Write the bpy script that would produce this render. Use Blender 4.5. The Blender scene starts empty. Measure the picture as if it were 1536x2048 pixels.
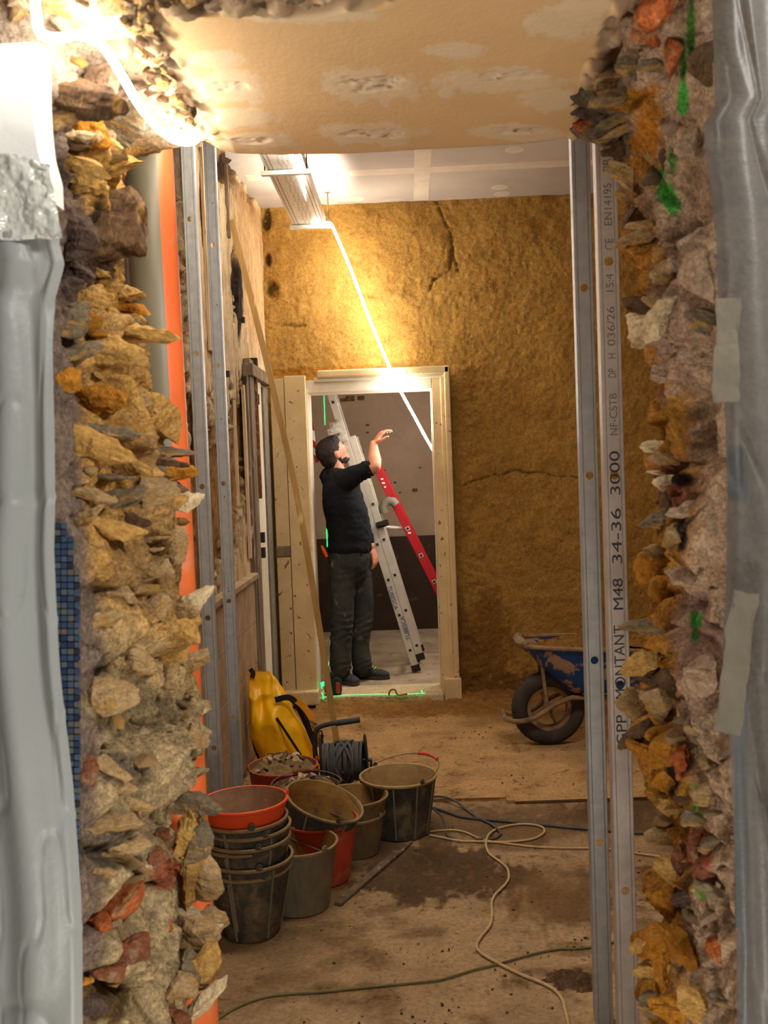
import bpy, bmesh, math, random
import numpy as np
from mathutils import Vector, Matrix, Euler

# ------------------------------------------------------------------ camera, world, light, exposure
SC = bpy.context.scene
COL = SC.collection
FPX = 2000.0
def _cam(yaw=1.58, pitch=2.5, roll=2.1, H=1.55):
    a, p, r = [math.radians(v) for v in (yaw, pitch, roll)]
    f = np.array([-math.sin(a)*math.cos(p), math.cos(a)*math.cos(p), -math.sin(p)])
    r0 = np.cross(f, [0, 0, 1]); r0 /= np.linalg.norm(r0); u0 = np.cross(r0, f)
    return f, r0*math.cos(r)-u0*math.sin(r), u0*math.cos(r)+r0*math.sin(r), np.array([0, 0, H])
CF, CR, CU, CO = _cam()
def ray(x, y): return CF + CR*(x-768)/FPX - CU*(y-1024)/FPX
def at(x, y, Y): d = ray(x, y); return CO + d*(Y/d[1])
def atz(x, y, z=0.0): d = ray(x, y); return CO + d*((z-CO[2])/d[2])
def atx(x, y, X): d = ray(x, y); return CO + d*(X/d[0])
def proj(P):
    d = np.asarray(P, float) - CO; q = d@CF
    return 768+FPX*(d@CR)/q, 1024-FPX*(d@CU)/q
cd = bpy.data.cameras.new('camera'); co = bpy.data.objects.new('camera', cd); COL.objects.link(co)
co.matrix_world = Matrix(((CR[0], CU[0], -CF[0], CO[0]), (CR[1], CU[1], -CF[1], CO[1]), (CR[2], CU[2], -CF[2], CO[2]), (0, 0, 0, 1)))
cd.sensor_fit = 'VERTICAL'; cd.sensor_height = 36; cd.lens = FPX/2048*36
cd.clip_start = 0.05
cd.dof.use_dof = True; cd.dof.focus_distance = 5.8; cd.dof.aperture_fstop = 9.5
SC.camera = co
w = bpy.data.worlds.new('World'); SC.world = w; w.use_nodes = True
w.node_tree.nodes['Background'].inputs[0].default_value = (1.0, 0.94, 0.86, 1)
w.node_tree.nodes['Background'].inputs[1].default_value = 0.24
LED_E = 82.0
def lamp(name, kind, loc, target, energy, size, color):
    l = bpy.data.lights.new(name, kind); l.energy = energy; l.color = color
    if kind == 'AREA': l.shape = 'RECTANGLE'; l.size = size[0]; l.size_y = size[1]
    else: l.shadow_soft_size = size
    o = bpy.data.objects.new(name, l); COL.objects.link(o); o.location = loc
    d = Vector(target)-Vector(loc); o.rotation_euler = d.to_track_quat('-Z', 'Y').to_euler()
    return o
# unseen fills added on the camera side; area lights for the rope's hidden continuation
lamp('jamb_fill', 'AREA', (1.1, 0.35, 2.5), (-.45, 1.75, 1.3), 24, (0.5, 0.3), (1.0, 0.95, 0.88))  # unseen area light added to brighten the left jamb
lamp('soffit_fill', 'AREA', (0.05, 0.5, 0.35), (-.02, 1.75, 2.2), 9, (0.5, 0.3), (1.0, 0.94, 0.84))  # unseen, aimed upwards, added to brighten the soffit
lamp('room_fill', 'AREA', (0.1, 3.2, 3.2), (0.2, 4.3, 0.0), 25, (1.6, 0.25), (1.0, 0.93, 0.82))  # unseen area fill under the ceiling, for the rope's hidden run
lamp('back_room_lamp', 'AREA', (0.9, 7.6, 2.7), (-0.4, 7.4, 0.6), 16, (0.5, 0.5), (1.0, 0.92, 0.82))
SC.view_settings.view_transform = 'Standard'; SC.view_settings.look = 'None'
SC.view_settings.gamma = 1.0; SC.view_settings.use_curve_mapping = False
SC.view_settings.exposure = 0.75
SC.cycles.use_denoising = True
SC.cycles.max_bounces = 6; SC.cycles.diffuse_bounces = 4; SC.cycles.glossy_bounces = 3
SC.cycles.transparent_max_bounces = 8; SC.cycles.transmission_bounces = 3
SC.cycles.sample_clamp_indirect = 4.0; SC.cycles.caustics_reflective = False; SC.cycles.caustics_refractive = False

# ------------------------------------------------------------------ helpers
RNG = np.random.default_rng(7); random.seed(7)
def srgb(*c):
    if len(c) == 1: h = c[0].lstrip('#'); c = [int(h[i:i+2], 16) for i in (0, 2, 4)]
    return tuple(((v/255)/12.92 if v/255 <= .04045 else ((v/255+.055)/1.055)**2.4) for v in c)
def _h(ix, iy, iz, s):
    n = (ix.astype(np.int64)*374761393 + iy.astype(np.int64)*668265263 + iz.astype(np.int64)*2147483647 + s*974634777) & 0xffffffff
    n = ((n ^ (n >> 13))*1274126177) & 0xffffffff
    n = ((n ^ (n >> 16))*2246822519) & 0xffffffff
    return ((n ^ (n >> 15)) & 0xffffff)/float(0xffffff)*2-1
def vnoise(P, s=0):
    i = np.floor(P).astype(np.int64); f = P-i; f = f*f*f*(f*(f*6-15)+10)
    x, y, z = i[:, 0], i[:, 1], i[:, 2]; fx, fy, fz = f[:, 0], f[:, 1], f[:, 2]
    def l(a, b, t): return a+(b-a)*t
    return l(l(l(_h(x, y, z, s), _h(x+1, y, z, s), fx), l(_h(x, y+1, z, s), _h(x+1, y+1, z, s), fx), fy),
             l(l(_h(x, y, z+1, s), _h(x+1, y, z+1, s), fx), l(_h(x, y+1, z+1, s), _h(x+1, y+1, z+1, s), fx), fy), fz)
def fbm(P, sc, octv=4, s=0, gain=.5):
    P = np.asarray(P, float)*sc; a = 1.0; t = 0; r = 0
    for k in range(octv):
        r = r+a*vnoise(P+17.3*k, s+k); t += a; a *= gain; P = P*2.03
    return r/t
def sstep(a, b, x): t = np.clip((x-a)/(b-a), 0, 1); return t*t*(3-2*t)
def facets(P, seeds, tilt, off, cut=60.0):
    """chiselled cells: every cell is a tilted plane; returns height and the distance to the cell border"""
    H = np.zeros(len(P)); E = np.zeros(len(P)); I = np.zeros(len(P), int)
    for k in range(0, len(P), 20000):
        d = P[k:k+20000, None, :]-seeds[None]
        q = (d**2).sum(2)
        ii = np.argpartition(q, 2, axis=1)[:, :2]
        qq = np.take_along_axis(q, ii, 1); o = np.argsort(qq, 1)
        ii = np.take_along_axis(ii, o, 1); qq = np.sqrt(np.take_along_axis(qq, o, 1))
        a = ii[:, 0]; da = d[np.arange(len(a)), a]
        H[k:k+20000] = off[a]+(da*tilt[a]).sum(1); E[k:k+20000] = qq[:, 1]-qq[:, 0]; I[k:k+20000] = a
    return H, E, I
def link(name, me, m=None, parent=None, smooth=False):
    o = bpy.data.objects.new(name, me); COL.objects.link(o)
    if m is not None:
        for mm in (m if isinstance(m, (list, tuple)) else [m]): me.materials.append(mm)
    if smooth: me.polygons.foreach_set('use_smooth', [True]*len(me.polygons))
    if parent is not None: o.parent = parent
    return o
def tag(o, label=None, cat=None, group=None, kind=None):
    if label: o['label'] = label
    if cat: o['category'] = cat
    if group: o['group'] = group
    if kind: o['kind'] = kind
    return o
def empty(name, loc=(0, 0, 0), rot=(0, 0, 0)):
    o = bpy.data.objects.new(name, None); COL.objects.link(o); o.location = loc; o.rotation_euler = rot; o.empty_display_size = .05
    return o
def grid_mesh(name, P, nr, nc, m, col=None, parent=None, smooth=True, mask=None):
    """P is (nr*nc,3)"""
    r, c = np.meshgrid(np.arange(nr-1), np.arange(nc-1), indexing='ij'); a = (r*nc+c).ravel()
    F = np.stack([a, a+1, a+nc+1, a+nc], 1)
    if mask is not None: F = F[~mask[F].any(1)]
    me = bpy.data.meshes.new(name); me.vertices.add(len(P)); me.vertices.foreach_set('co', np.ascontiguousarray(P, np.float32).ravel())
    me.loops.add(len(F)*4); me.polygons.add(len(F)); me.loops.foreach_set('vertex_index', F.ravel().astype(np.int32))
    me.polygons.foreach_set('loop_start', np.arange(0, len(F)*4, 4, dtype=np.int32))
    me.update(calc_edges=True)
    if col is not None:
        at_ = me.color_attributes.new('Col', 'FLOAT_COLOR', 'POINT')
        at_.data.foreach_set('color', np.concatenate([col, np.ones((len(col), 1))], 1).astype(np.float32).ravel())
    return link(name, me, m, parent, smooth)
class MB:
    def __init__(s): s.b = bmesh.new()
    def box(s, c, d, R=None, bev=0, mi=0):
        M = Matrix.Translation(Vector(c)) @ (R.to_4x4() if R is not None else Matrix.Identity(4)) @ Matrix.Diagonal((d[0], d[1], d[2], 1))
        r = bmesh.ops.create_cube(s.b, size=1, matrix=M)
        if mi:
            for f in {f for v in r['verts'] for f in v.link_faces}: f.material_index = mi
        if bev: bmesh.ops.bevel(s.b, geom=list({e for v in r['verts'] for e in v.link_edges}), offset=bev, segments=2, affect='EDGES')
        return s
    def bar(s, a, b, wd, th, up=(0, -1, 0), bev=0):
        a, b = Vector(a), Vector(b); z = (b-a); L = z.length; z.normalize(); y = Vector(up); y = (y-z*y.dot(z)).normalized(); x = y.cross(z)
        R = Matrix((x, y, z)).transposed()
        return s.box((a+b)/2, (wd, th, L), R, bev)
    def tube(s, pts, r, n=10, cap=True):
        pts = [Vector(p) for p in pts]; rs = r if isinstance(r, (list, tuple)) else [r]*len(pts); rings = []
        nrm = None
        for i, p in enumerate(pts):
            t = (pts[min(i+1, len(pts)-1)]-pts[max(i-1, 0)]).normalized()
            if nrm is None: nrm = t.orthogonal().normalized()
            else:
                nrm = (nrm-t*nrm.dot(t)); nrm = nrm.normalized() if nrm.length > 1e-6 else t.orthogonal().normalized()
            b = t.cross(nrm)
            rings.append([s.b.verts.new(p+(nrm*math.cos(k*2*math.pi/n)+b*math.sin(k*2*math.pi/n))*rs[i]) for k in range(n)])
        for i in range(len(rings)-1):
            for k in range(n): s.b.faces.new((rings[i][k], rings[i][(k+1) % n], rings[i+1][(k+1) % n], rings[i+1][k]))
        if cap: s.b.faces.new(rings[0][::-1]); s.b.faces.new(rings[-1])
        return s
    def lathe(s, prof, n=40, mi=None):
        """prof: (r,z) list; mi: material index per segment"""
        rings = []
        for r, z in prof: rings.append([s.b.verts.new((r*math.cos(k*2*math.pi/n), r*math.sin(k*2*math.pi/n), z)) for k in range(n)] if r > 1e-6 else [s.b.verts.new((0, 0, z))])
        for i in range(len(rings)-1):
            A, B = rings[i], rings[i+1]
            for k in range(n):
                if len(A) == 1: f = s.b.faces.new((A[0], B[k], B[(k+1) % n]))
                elif len(B) == 1: f = s.b.faces.new((A[k], B[0], A[(k+1) % n]))
                else: f = s.b.faces.new((A[k], B[k], B[(k+1) % n], A[(k+1) % n]))
                if mi: f.material_index = mi[i]
        return s
    def poly(s, pts, th=(0, 0.002, 0), mi=0):
        v = [s.b.verts.new(p) for p in pts]; f = s.b.faces.new(v)
        r = bmesh.ops.extrude_face_region(s.b, geom=[f]); bmesh.ops.translate(s.b, vec=th, verts=[g for g in r['geom'] if isinstance(g, bmesh.types.BMVert)])
        return s
    def done(s, name, m, parent=None, smooth=False, bevel=0, loc=None):
        bmesh.ops.recalc_face_normals(s.b, faces=s.b.faces)
        me = bpy.data.meshes.new(name); s.b.to_mesh(me); s.b.free()
        o = link(name, me, m, parent, smooth)
        if smooth: me.set_sharp_from_angle(angle=math.radians(40))
        if bevel:
            q = o.modifiers.new('b', 'BEVEL'); q.width = bevel; q.segments = 2; q.limit_method = 'ANGLE'
        return o
def spline(pts, n=8):
    P = [np.array(p, float) for p in pts]; P = [2*P[0]-P[1]]+P+[2*P[-1]-P[-2]]; out = []
    for i in range(1, len(P)-2):
        for k in range(n):
            t = k/n; a, b, c, d = P[i-1:i+3]
            out.append(.5*((2*b)+(c-a)*t+(2*a-5*b+4*c-d)*t*t+(3*b-a-3*c+d)*t**3))
    out.append(P[-2]); return out

# ------------------------------------------------------------------ materials
def mat(name, c1, c2=None, c3=None, scale=6.0, rough=.8, metal=0.0, bump=0.0, bscale=60.0, thr=.55, c3scale=None, attr=False, vary=.35, stretch=(1, 1, 1), emit=0, spec=.3, fine=0, fscale=300, sharp=.08, coat=0, grit=0, gscale=110):
    m = bpy.data.materials.new(name); m.use_nodes = True; nt = m.node_tree; N = nt.nodes; L = nt.links; b = N['Principled BSDF']
    b.inputs['Roughness'].default_value = rough; b.inputs['Metallic'].default_value = metal; b.inputs['Specular IOR Level'].default_value = spec
    if coat: b.inputs['Coat Weight'].default_value = coat
    tc = N.new('ShaderNodeTexCoord'); mp = N.new('ShaderNodeMapping'); L.new(tc.outputs['Object'], mp.inputs[0]); mp.inputs['Scale'].default_value = stretch
    def noise(sc, det=6, ro=.6, dist=0.0):
        n = N.new('ShaderNodeTexNoise'); n.inputs['Scale'].default_value = sc; n.inputs['Detail'].default_value = det; n.inputs['Roughness'].default_value = ro; n.inputs['Distortion'].default_value = dist
        L.new(mp.outputs[0], n.inputs['Vector']); return n
    c2 = c2 or c1
    n1 = noise(scale, 8, .65, .3)
    rp = N.new('ShaderNodeValToRGB'); rp.color_ramp.elements[0].position = .35; rp.color_ramp.elements[1].position = .65
    L.new(n1.outputs['Fac'], rp.inputs[0])
    if attr:
        a = N.new('ShaderNodeAttribute'); a.attribute_name = 'Col'
        rp.color_ramp.elements[0].color = (1-vary,)*3+(1,); rp.color_ramp.elements[1].color = (1+vary*.5,)*3+(1,)
        mx = N.new('ShaderNodeMix'); mx.data_type = 'RGBA'; mx.blend_type = 'MULTIPLY'; mx.inputs[0].default_value = 1
        L.new(a.outputs['Color'], mx.inputs[6]); L.new(rp.outputs[0], mx.inputs[7]); out = mx.outputs[2]
    else:
        rp.color_ramp.elements[0].color = (*c1, 1); rp.color_ramp.elements[1].color = (*c2, 1); out = rp.outputs[0]
    if c3 is not None:
        n3 = noise(c3scale or scale*1.7, 8, .6, .5); r3 = N.new('ShaderNodeValToRGB'); r3.color_ramp.elements[0].position = thr; r3.color_ramp.elements[1].position = min(1, thr+sharp)
        L.new(n3.outputs['Fac'], r3.inputs[0]); m3 = N.new('ShaderNodeMix'); m3.data_type = 'RGBA'; L.new(r3.outputs[0], m3.inputs[0]); L.new(out, m3.inputs[6]); m3.inputs[7].default_value = (*c3, 1); out = m3.outputs[2]
    if grit:
        ng = noise(gscale, 5, .75); rg_ = N.new('ShaderNodeValToRGB'); rg_.color_ramp.elements[0].position = .36; rg_.color_ramp.elements[1].position = .6
        rg_.color_ramp.elements[0].color = (1-grit,)*3+(1,); rg_.color_ramp.elements[1].color = (1+grit*.35,)*3+(1,); L.new(ng.outputs['Fac'], rg_.inputs[0])
        mg = N.new('ShaderNodeMix'); mg.data_type = 'RGBA'; mg.blend_type = 'MULTIPLY'; mg.inputs[0].default_value = 1; L.new(out, mg.inputs[6]); L.new(rg_.outputs[0], mg.inputs[7]); out = mg.outputs[2]
    L.new(out, b.inputs['Base Color'])
    if bump:
        n2 = noise(bscale, 6, .7); bp = N.new('ShaderNodeBump'); bp.inputs['Strength'].default_value = 1.0; bp.inputs['Distance'].default_value = bump; L.new(n2.outputs['Fac'], bp.inputs['Height']); L.new(bp.outputs[0], b.inputs['Normal'])
        if fine:
            n4 = noise(fscale, 3, .7); b2 = N.new('ShaderNodeBump'); b2.inputs['Distance'].default_value = fine; L.new(n4.outputs['Fac'], b2.inputs['Height']); L.new(bp.outputs[0], b2.inputs['Normal']); L.new(b2.outputs[0], b.inputs['Normal'])
    if emit:
        b.inputs['Emission Color'].default_value = (*c1, 1); b.inputs['Emission Strength'].default_value = emit
    return m
M = {}
M['mud'] = mat('mud_plaster', (1, 1, 1), attr=True, vary=.16, scale=9, bump=.010, bscale=26, fine=.004, fscale=120, grit=.32, gscale=60, rough=.95, spec=.12)
M['mortar'] = mat('rubble_mortar', (1, 1, 1), attr=True, vary=.32, scale=26, bump=.014, bscale=60, fine=.004, fscale=260, grit=.5, gscale=130, rough=.95, spec=.12)
M['soffit'] = mat('soffit_plaster', (1, 1, 1), attr=True, vary=.05, scale=8, bump=.0012, bscale=60, rough=.9, spec=.15)
M['oldwall'] = mat('old_wall', (1, 1, 1), attr=True, vary=.25, scale=16, bump=.010, bscale=60, fine=.002, grit=.25, gscale=70, stretch=(1, 1, .35), rough=.92, spec=.15)
M['floor'] = mat('dusty_floor', (1, 1, 1), attr=True, vary=.22, scale=5, bump=.005, bscale=70, fine=.0015, fscale=300, grit=.3, gscale=60, c3=srgb(118, 90, 58), thr=.62, c3scale=22, rough=.93, spec=.15)
M['ceil'] = mat('plasterboard', srgb(182, 170, 158), srgb(200, 188, 172), c3=srgb(218, 208, 194), thr=.66, c3scale=2.5, scale=1.5, rough=.85, spec=.2)
M['joint'] = mat('joint_compound', srgb(220, 206, 184), srgb(206, 190, 170), scale=6, rough=.85)
M['plainwhite'] = mat('plain_white', srgb(232, 230, 226), srgb(222, 220, 216), scale=3, rough=.6, bump=.001, bscale=30)
M['led'] = mat('led_rope', (1.0, .93, .82), emit=LED_E); M['led2'] = mat('led_rope_near', (1.0, .93, .82), emit=LED_E*.5)
M['galv'] = mat('galvanised_steel', srgb(160, 160, 158), srgb(178, 178, 176), scale=30, rough=.42, metal=.3, bump=.0002, bscale=80, spec=.5)
M['galv2'] = mat('galvanised_steel_warm', srgb(176, 166, 156), srgb(192, 182, 172), scale=30, rough=.45, metal=.25, bump=.0002, bscale=80, spec=.5)
M['tray'] = mat('tray_steel', srgb(222, 216, 204), srgb(204, 198, 186), scale=30, rough=.4, metal=.35, spec=.5)
M['hole'] = mat('dark_slot', srgb(48, 42, 34), rough=.9)
M['cream'] = mat('cream_paint', srgb(212, 186, 138), srgb(196, 168, 120), c3=srgb(120, 86, 44), thr=.635, c3scale=24, scale=7, rough=.6, bump=.0012, bscale=40, sharp=.03)
M['creamw'] = mat('white_paint', srgb(224, 212, 190), srgb(206, 192, 168), c3=srgb(130, 96, 60), thr=.7, c3scale=20, scale=7, rough=.6, bump=.001, bscale=40)
M['oldwood'] = mat('old_brown_wood', srgb(128, 108, 84), srgb(92, 74, 54), c3=srgb(190, 178, 158), thr=.6, c3scale=30, scale=20, stretch=(1, 1, .2), rough=.8, bump=.002, bscale=60)
M['greywood'] = mat('grey_frame', srgb(126, 118, 104), srgb(102, 94, 82), scale=14, rough=.8, bump=.001)
M['wains'] = mat('wainscot', srgb(176, 150, 116), srgb(146, 118, 86), c3=srgb(96, 66, 38), thr=.62, c3scale=5, scale=9, rough=.8, bump=.0015, bscale=40, sharp=.2)
M['plank'] = mat('peeling_board', srgb(204, 178, 140), srgb(176, 148, 110), c3=srgb(96, 66, 38), thr=.6, c3scale=20, scale=9, stretch=(1, 1, .3), rough=.85, bump=.003, bscale=50)
M['lath'] = mat('raw_lath', srgb(176, 138, 78), srgb(150, 112, 60), c3=srgb(216, 186, 130), thr=.6, scale=10, stretch=(1, 1, .2), rough=.75, bump=.0008)
M['orange'] = mat('orange_pvc', srgb(232, 104, 36), srgb(226, 96, 30), c3=srgb(236, 160, 110), thr=.6, scale=4, rough=.5, spec=.4)
M['ochre'] = mat('ochre_dusted_stone', srgb(222, 176, 102), srgb(200, 150, 78), c3=srgb(162, 130, 92), thr=.6, c3scale=16, scale=14, bump=.012, bscale=50, fine=.003, grit=.35, gscale=90, rough=.95, spec=.15, stretch=(1, 1, 1.8))
M['slate'] = mat('grey_slate', srgb(156, 136, 106), srgb(116, 100, 78), c3=srgb(186, 146, 86), thr=.52, c3scale=14, scale=16, bump=.012, bscale=40, fine=.003, grit=.35, gscale=90, rough=.85, spec=.25, stretch=(1, 1, 3.2))
M['tan'] = mat('tan_stone', srgb(208, 174, 124), srgb(184, 146, 96), c3=srgb(206, 156, 80), thr=.56, c3scale=12, scale=14, bump=.012, bscale=46, fine=.003, grit=.35, gscale=90, rough=.9, spec=.2, stretch=(1, 1, 2.5))
M['brown'] = mat('brown_stone', srgb(132, 100, 66), srgb(92, 66, 44), c3=srgb(168, 124, 66), thr=.6, c3scale=12, scale=18, bump=.012, bscale=44, fine=.003, grit=.35, gscale=90, rough=.85, spec=.25, stretch=(2.4, 1, 1))
M['darkst'] = mat('dark_stone', srgb(96, 74, 60), srgb(66, 50, 42), c3=srgb(120, 92, 70), thr=.62, scale=18, bump=.012, bscale=50, grit=.35, gscale=90, rough=.85)
M['brick'] = mat('broken_orange_brick', srgb(200, 112, 62), srgb(176, 90, 48), c3=srgb(196, 146, 98), thr=.54, c3scale=22, scale=20, bump=.012, bscale=70, fine=.003, grit=.35, gscale=90, rough=.95, spec=.1)
M['brickd'] = mat('broken_red_brick', srgb(156, 98, 68), srgb(130, 80, 56), c3=srgb(170, 136, 100), thr=.54, c3scale=20, scale=20, bump=.012, bscale=70, fine=.003, grit=.35, gscale=90, rough=.95, spec=.1)
M['pale'] = mat('pale_broken_stone', srgb(222, 200, 160), srgb(200, 174, 130), c3=srgb(170, 140, 100), thr=.62, scale=12, bump=.012, bscale=40, grit=.35, gscale=90, rough=.9)
M['pink'] = mat('pinkish_mortar_stone', srgb(204, 170, 138), srgb(176, 144, 116), c3=srgb(206, 186, 160), thr=.6, scale=16, bump=.012, bscale=60, fine=.003, grit=.35, gscale=90, rough=.95)
M['mudyel'] = mat('fresh_ochre_clay', srgb(206, 142, 54), srgb(176, 112, 36), c3=srgb(140, 84, 26), thr=.6, scale=14, bump=.012, bscale=60, fine=.003, grit=.35, gscale=90, rough=.95, spec=.1)
# ------------------------------------------------------------------ structure: front wall jambs
def curve_at(pts, Y):
    q = np.array([at(x, y, Y) for x, y in pts]); o = np.argsort(q[:, 2]); return q[o, 2], q[o, 0]
def blobs(x, y, base, lst, seed=0):
    """paint colour patches: lst of (px,py,rx,ry,colour[,softness]) with ragged borders"""
    C = np.array(base, float) if np.ndim(base) == 2 else np.tile(np.array(base, float), (len(x), 1))
    P2 = np.stack([x, y, np.zeros_like(x)], 1)
    nz = fbm(P2, .035, 3, 90+seed)*.55+fbm(P2, .12, 2, 95+seed)*.25
    for b in lst:
        px, py, rx, ry, c = b[:5]; s = b[5] if len(b) > 5 else .25
        d = np.sqrt(((x-px)/rx)**2+((y-py)/ry)**2)+nz*min(1, min(rx, ry)/30)
        k = 1-sstep(1-s, 1+s, d); C += (np.array(c)-C)*k[:, None]
    return C
OCH, GRY, BEI, BRN = srgb(222, 168, 88), srgb(140, 120, 98), srgb(204, 176, 130), srgb(110, 82, 54)
def jamb(name, sgn, front, back, seeds_n, paint, seed, farX):
    zf, xf = curve_at(front, 1.38); zb, xb = curve_at(back, 1.95)
    zs = np.concatenate([np.linspace(0, .66, 10), np.arange(.68, 2.32, .0034)])
    us = np.linspace(0, 1, 175); wr = np.linspace(0, 1, 34)[1:]
    nz = len(zs); rows = []
    XF = np.interp(zs, zf, xf); XB = np.interp(zs, zb, xb)
    nc = 3+len(us)+len(wr)+1
    P = np.zeros((nz, nc, 3)); amp = np.zeros((nz, nc)); Nn = np.zeros((nz, nc, 2)); T = np.zeros((nz, nc))
    for j, X0 in enumerate((sgn*2.6, sgn*1.2, None)):
        P[:, j, 0] = X0 if X0 is not None else XF+sgn*.035
        P[:, j, 1] = 1.38
    for j, u in enumerate(us):
        c = 3+j; P[:, c, 0] = XF+(XB-XF)*u - sgn*.02*math.sin(math.pi*u); P[:, c, 1] = 1.38+.57*u
        amp[:, c] = min(1, .25+u*6); Nn[:, c] = (-sgn*.96, -.28); T[:, c] = u
    for j, t in enumerate(wr):
        c = 3+len(us)+j; a = t*math.pi/2
        P[:, c, 0] = XB+sgn*(.075*(1-math.cos(a))+.30*t*t); P[:, c, 1] = 1.95+.07*math.sin(a)
        amp[:, c] = 1.0; Nn[:, c] = (-sgn*math.cos(a), math.sin(a)); T[:, c] = 1+.57*t
    P[:, -1, 0] = farX; P[:, -1, 1] = 2.02
    P[:, :, 2] = zs[:, None]
    Q = P.reshape(-1, 3); A = amp.ravel(); NN = Nn.reshape(-1, 2)
    rg = np.random.default_rng(seed)
    # chiselled rubble: cells in (depth, height)
    S = np.stack([T.ravel()*.6, Q[:, 2]], 1)
    W = S+.018*np.stack([fbm(Q, 14, 3, seed), fbm(Q, 14, 3, seed+5)], 1)
    W[:, 1] *= 1.35
    sd = np.stack([rg.uniform(-.05, 1.05, seeds_n), rg.uniform(.3, 3.3, seeds_n)], 1)
    tl = rg.normal(0, .42, (seeds_n, 2)); of = rg.normal(0, .013, seeds_n)
    H, E, I = facets(W, sd, tl*.7, of*.8); H = np.clip(H, -.03, .035)*sstep(0, .03, E)+.016*sstep(0, .05, E)-.008
    sd2 = np.stack([rg.uniform(-.05, 1.05, seeds_n*7), rg.uniform(.3, 3.3, seeds_n*7)], 1)
    H2, E2, I2 = facets(W, sd2, rg.normal(0, .5, (seeds_n*7, 2)), rg.normal(0, .005, seeds_n*7)); H2 = np.clip(H2, -.02, .02)*sstep(0, .010, E2)
    Wst = Q*np.array([6, 6, 34.]);
    D = H+H2*.8+.012*fbm(Q, 16, 4, seed+2)+.003*fbm(Wst, 1, 3, seed+3)+.008*fbm(Q, 75, 4, seed+9)
    D = D*A-.008*A
    Q[:, 0] += NN[:, 0]*D; Q[:, 1] += NN[:, 1]*D; Q[:, 2] += (A > 0)*.008*fbm(Q, 18, 3, seed+11)
    x, y = proj(Q); C = paint(x, y, I, Q, rg)
    return grid_mesh(name, Q, nz, nc, M['mortar'], C)
FL = [(60, -60), (95, 60), (96, 150), (98, 250), (104, 330), (120, 430), (118, 560), (118, 700), (120, 820), (126, 950), (130, 1050), (150, 1150), (158, 1300), (172, 1420), (156, 1520), (150, 1700), (150, 1850), (155, 2048), (160, 2300)]
BL = [(395, 100), (400, 255), (380, 284), (300, 296), (255, 318), (240, 350), (235, 430), (205, 540), (240, 600), (290, 665), (270, 740), (285, 800), (325, 870), (335, 960), (360, 1010), (355, 1090), (365, 1200), (385, 1290), (392, 1400), (380, 1480), (368, 1560), (372, 1640), (368, 1720), (362, 1800), (375, 1860), (372, 1950), (380, 2048), (390, 2300)]
def paint_left(x, y, I, Q, rg):
    n = fbm(Q, 9, 4, 31); n2 = fbm(Q, 30, 3, 33)
    base = np.array(OCH)[None]*np.ones((len(x), 1))
    cellc = rg.uniform(-1, 1, I.max()+1)[I]
    k = sstep(-.1, .5, n+cellc*.5)[:, None]; base = base*(1-k)+np.array(srgb(200, 156, 96))*k
    low = sstep(1120, 1400, y+90*n+(x-250)*-.5)[:, None]; bl = np.array(BEI)*(1-.25*sstep(0, .6, n2))[:, None]
    base = base*(1-low)+bl*low
    lf = (1-sstep(-12, 26, x-(np.interp(y, [p[1] for p in FL], [p[0] for p in FL])+38+25*n)))[:, None]
    base = base*(1-lf)+np.array(srgb(138, 118, 102))*lf
    top = (1-sstep(230, 330, y+60*n))[:, None]; base = base*(1-top)+np.array(srgb(196, 172, 146))*top
    return blobs(x, y, base, [(200, 500, 60, 60, BRN), (180, 480, 50, 80, srgb(70, 50, 34)), (230, 1540, 60, 30, GRY), (220, 1700, 70, 50, srgb(120, 104, 84)), (200, 2000, 60, 50, srgb(110, 84, 50)), (260, 1420, 90, 60, srgb(148, 128, 92)), (330, 1740, 30, 40, srgb(168, 96, 66)), (300, 1150, 110, 90, srgb(176, 136, 84)), (150, 560, 30, 90, srgb(110, 90, 78))], 1)
wfl = jamb('wall_front_left', -1, FL, BL, 70, paint_left, 11, -2.6); tag(wfl, kind='structure')
FR = [(1405, -60), (1412, 60), (1418, 180), (1428, 300), (1440, 430), (1432, 560), (1440, 700), (1452, 860), (1462, 1000), (1474, 1150), (1466, 1300), (1470, 1450), (1474, 1600), (1476, 1800), (1486, 2048), (1492, 2300)]
BR = [(1130, 100), (1150, 262), (1185, 290), (1205, 340), (1225, 390), (1262, 440), (1285, 500), (1318, 550), (1318, 640), (1310, 720), (1345, 800), (1345, 880), (1338, 960), (1340, 1040), (1325, 1120), (1318, 1200), (1312, 1270), (1305, 1340), (1300, 1420), (1312, 1500), (1328, 1570), (1335, 1640), (1332, 1720), (1335, 1800), (1318, 1870), (1305, 1940), (1312, 2048), (1315, 2300)]
GRN = srgb(84, 178, 70)
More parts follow.
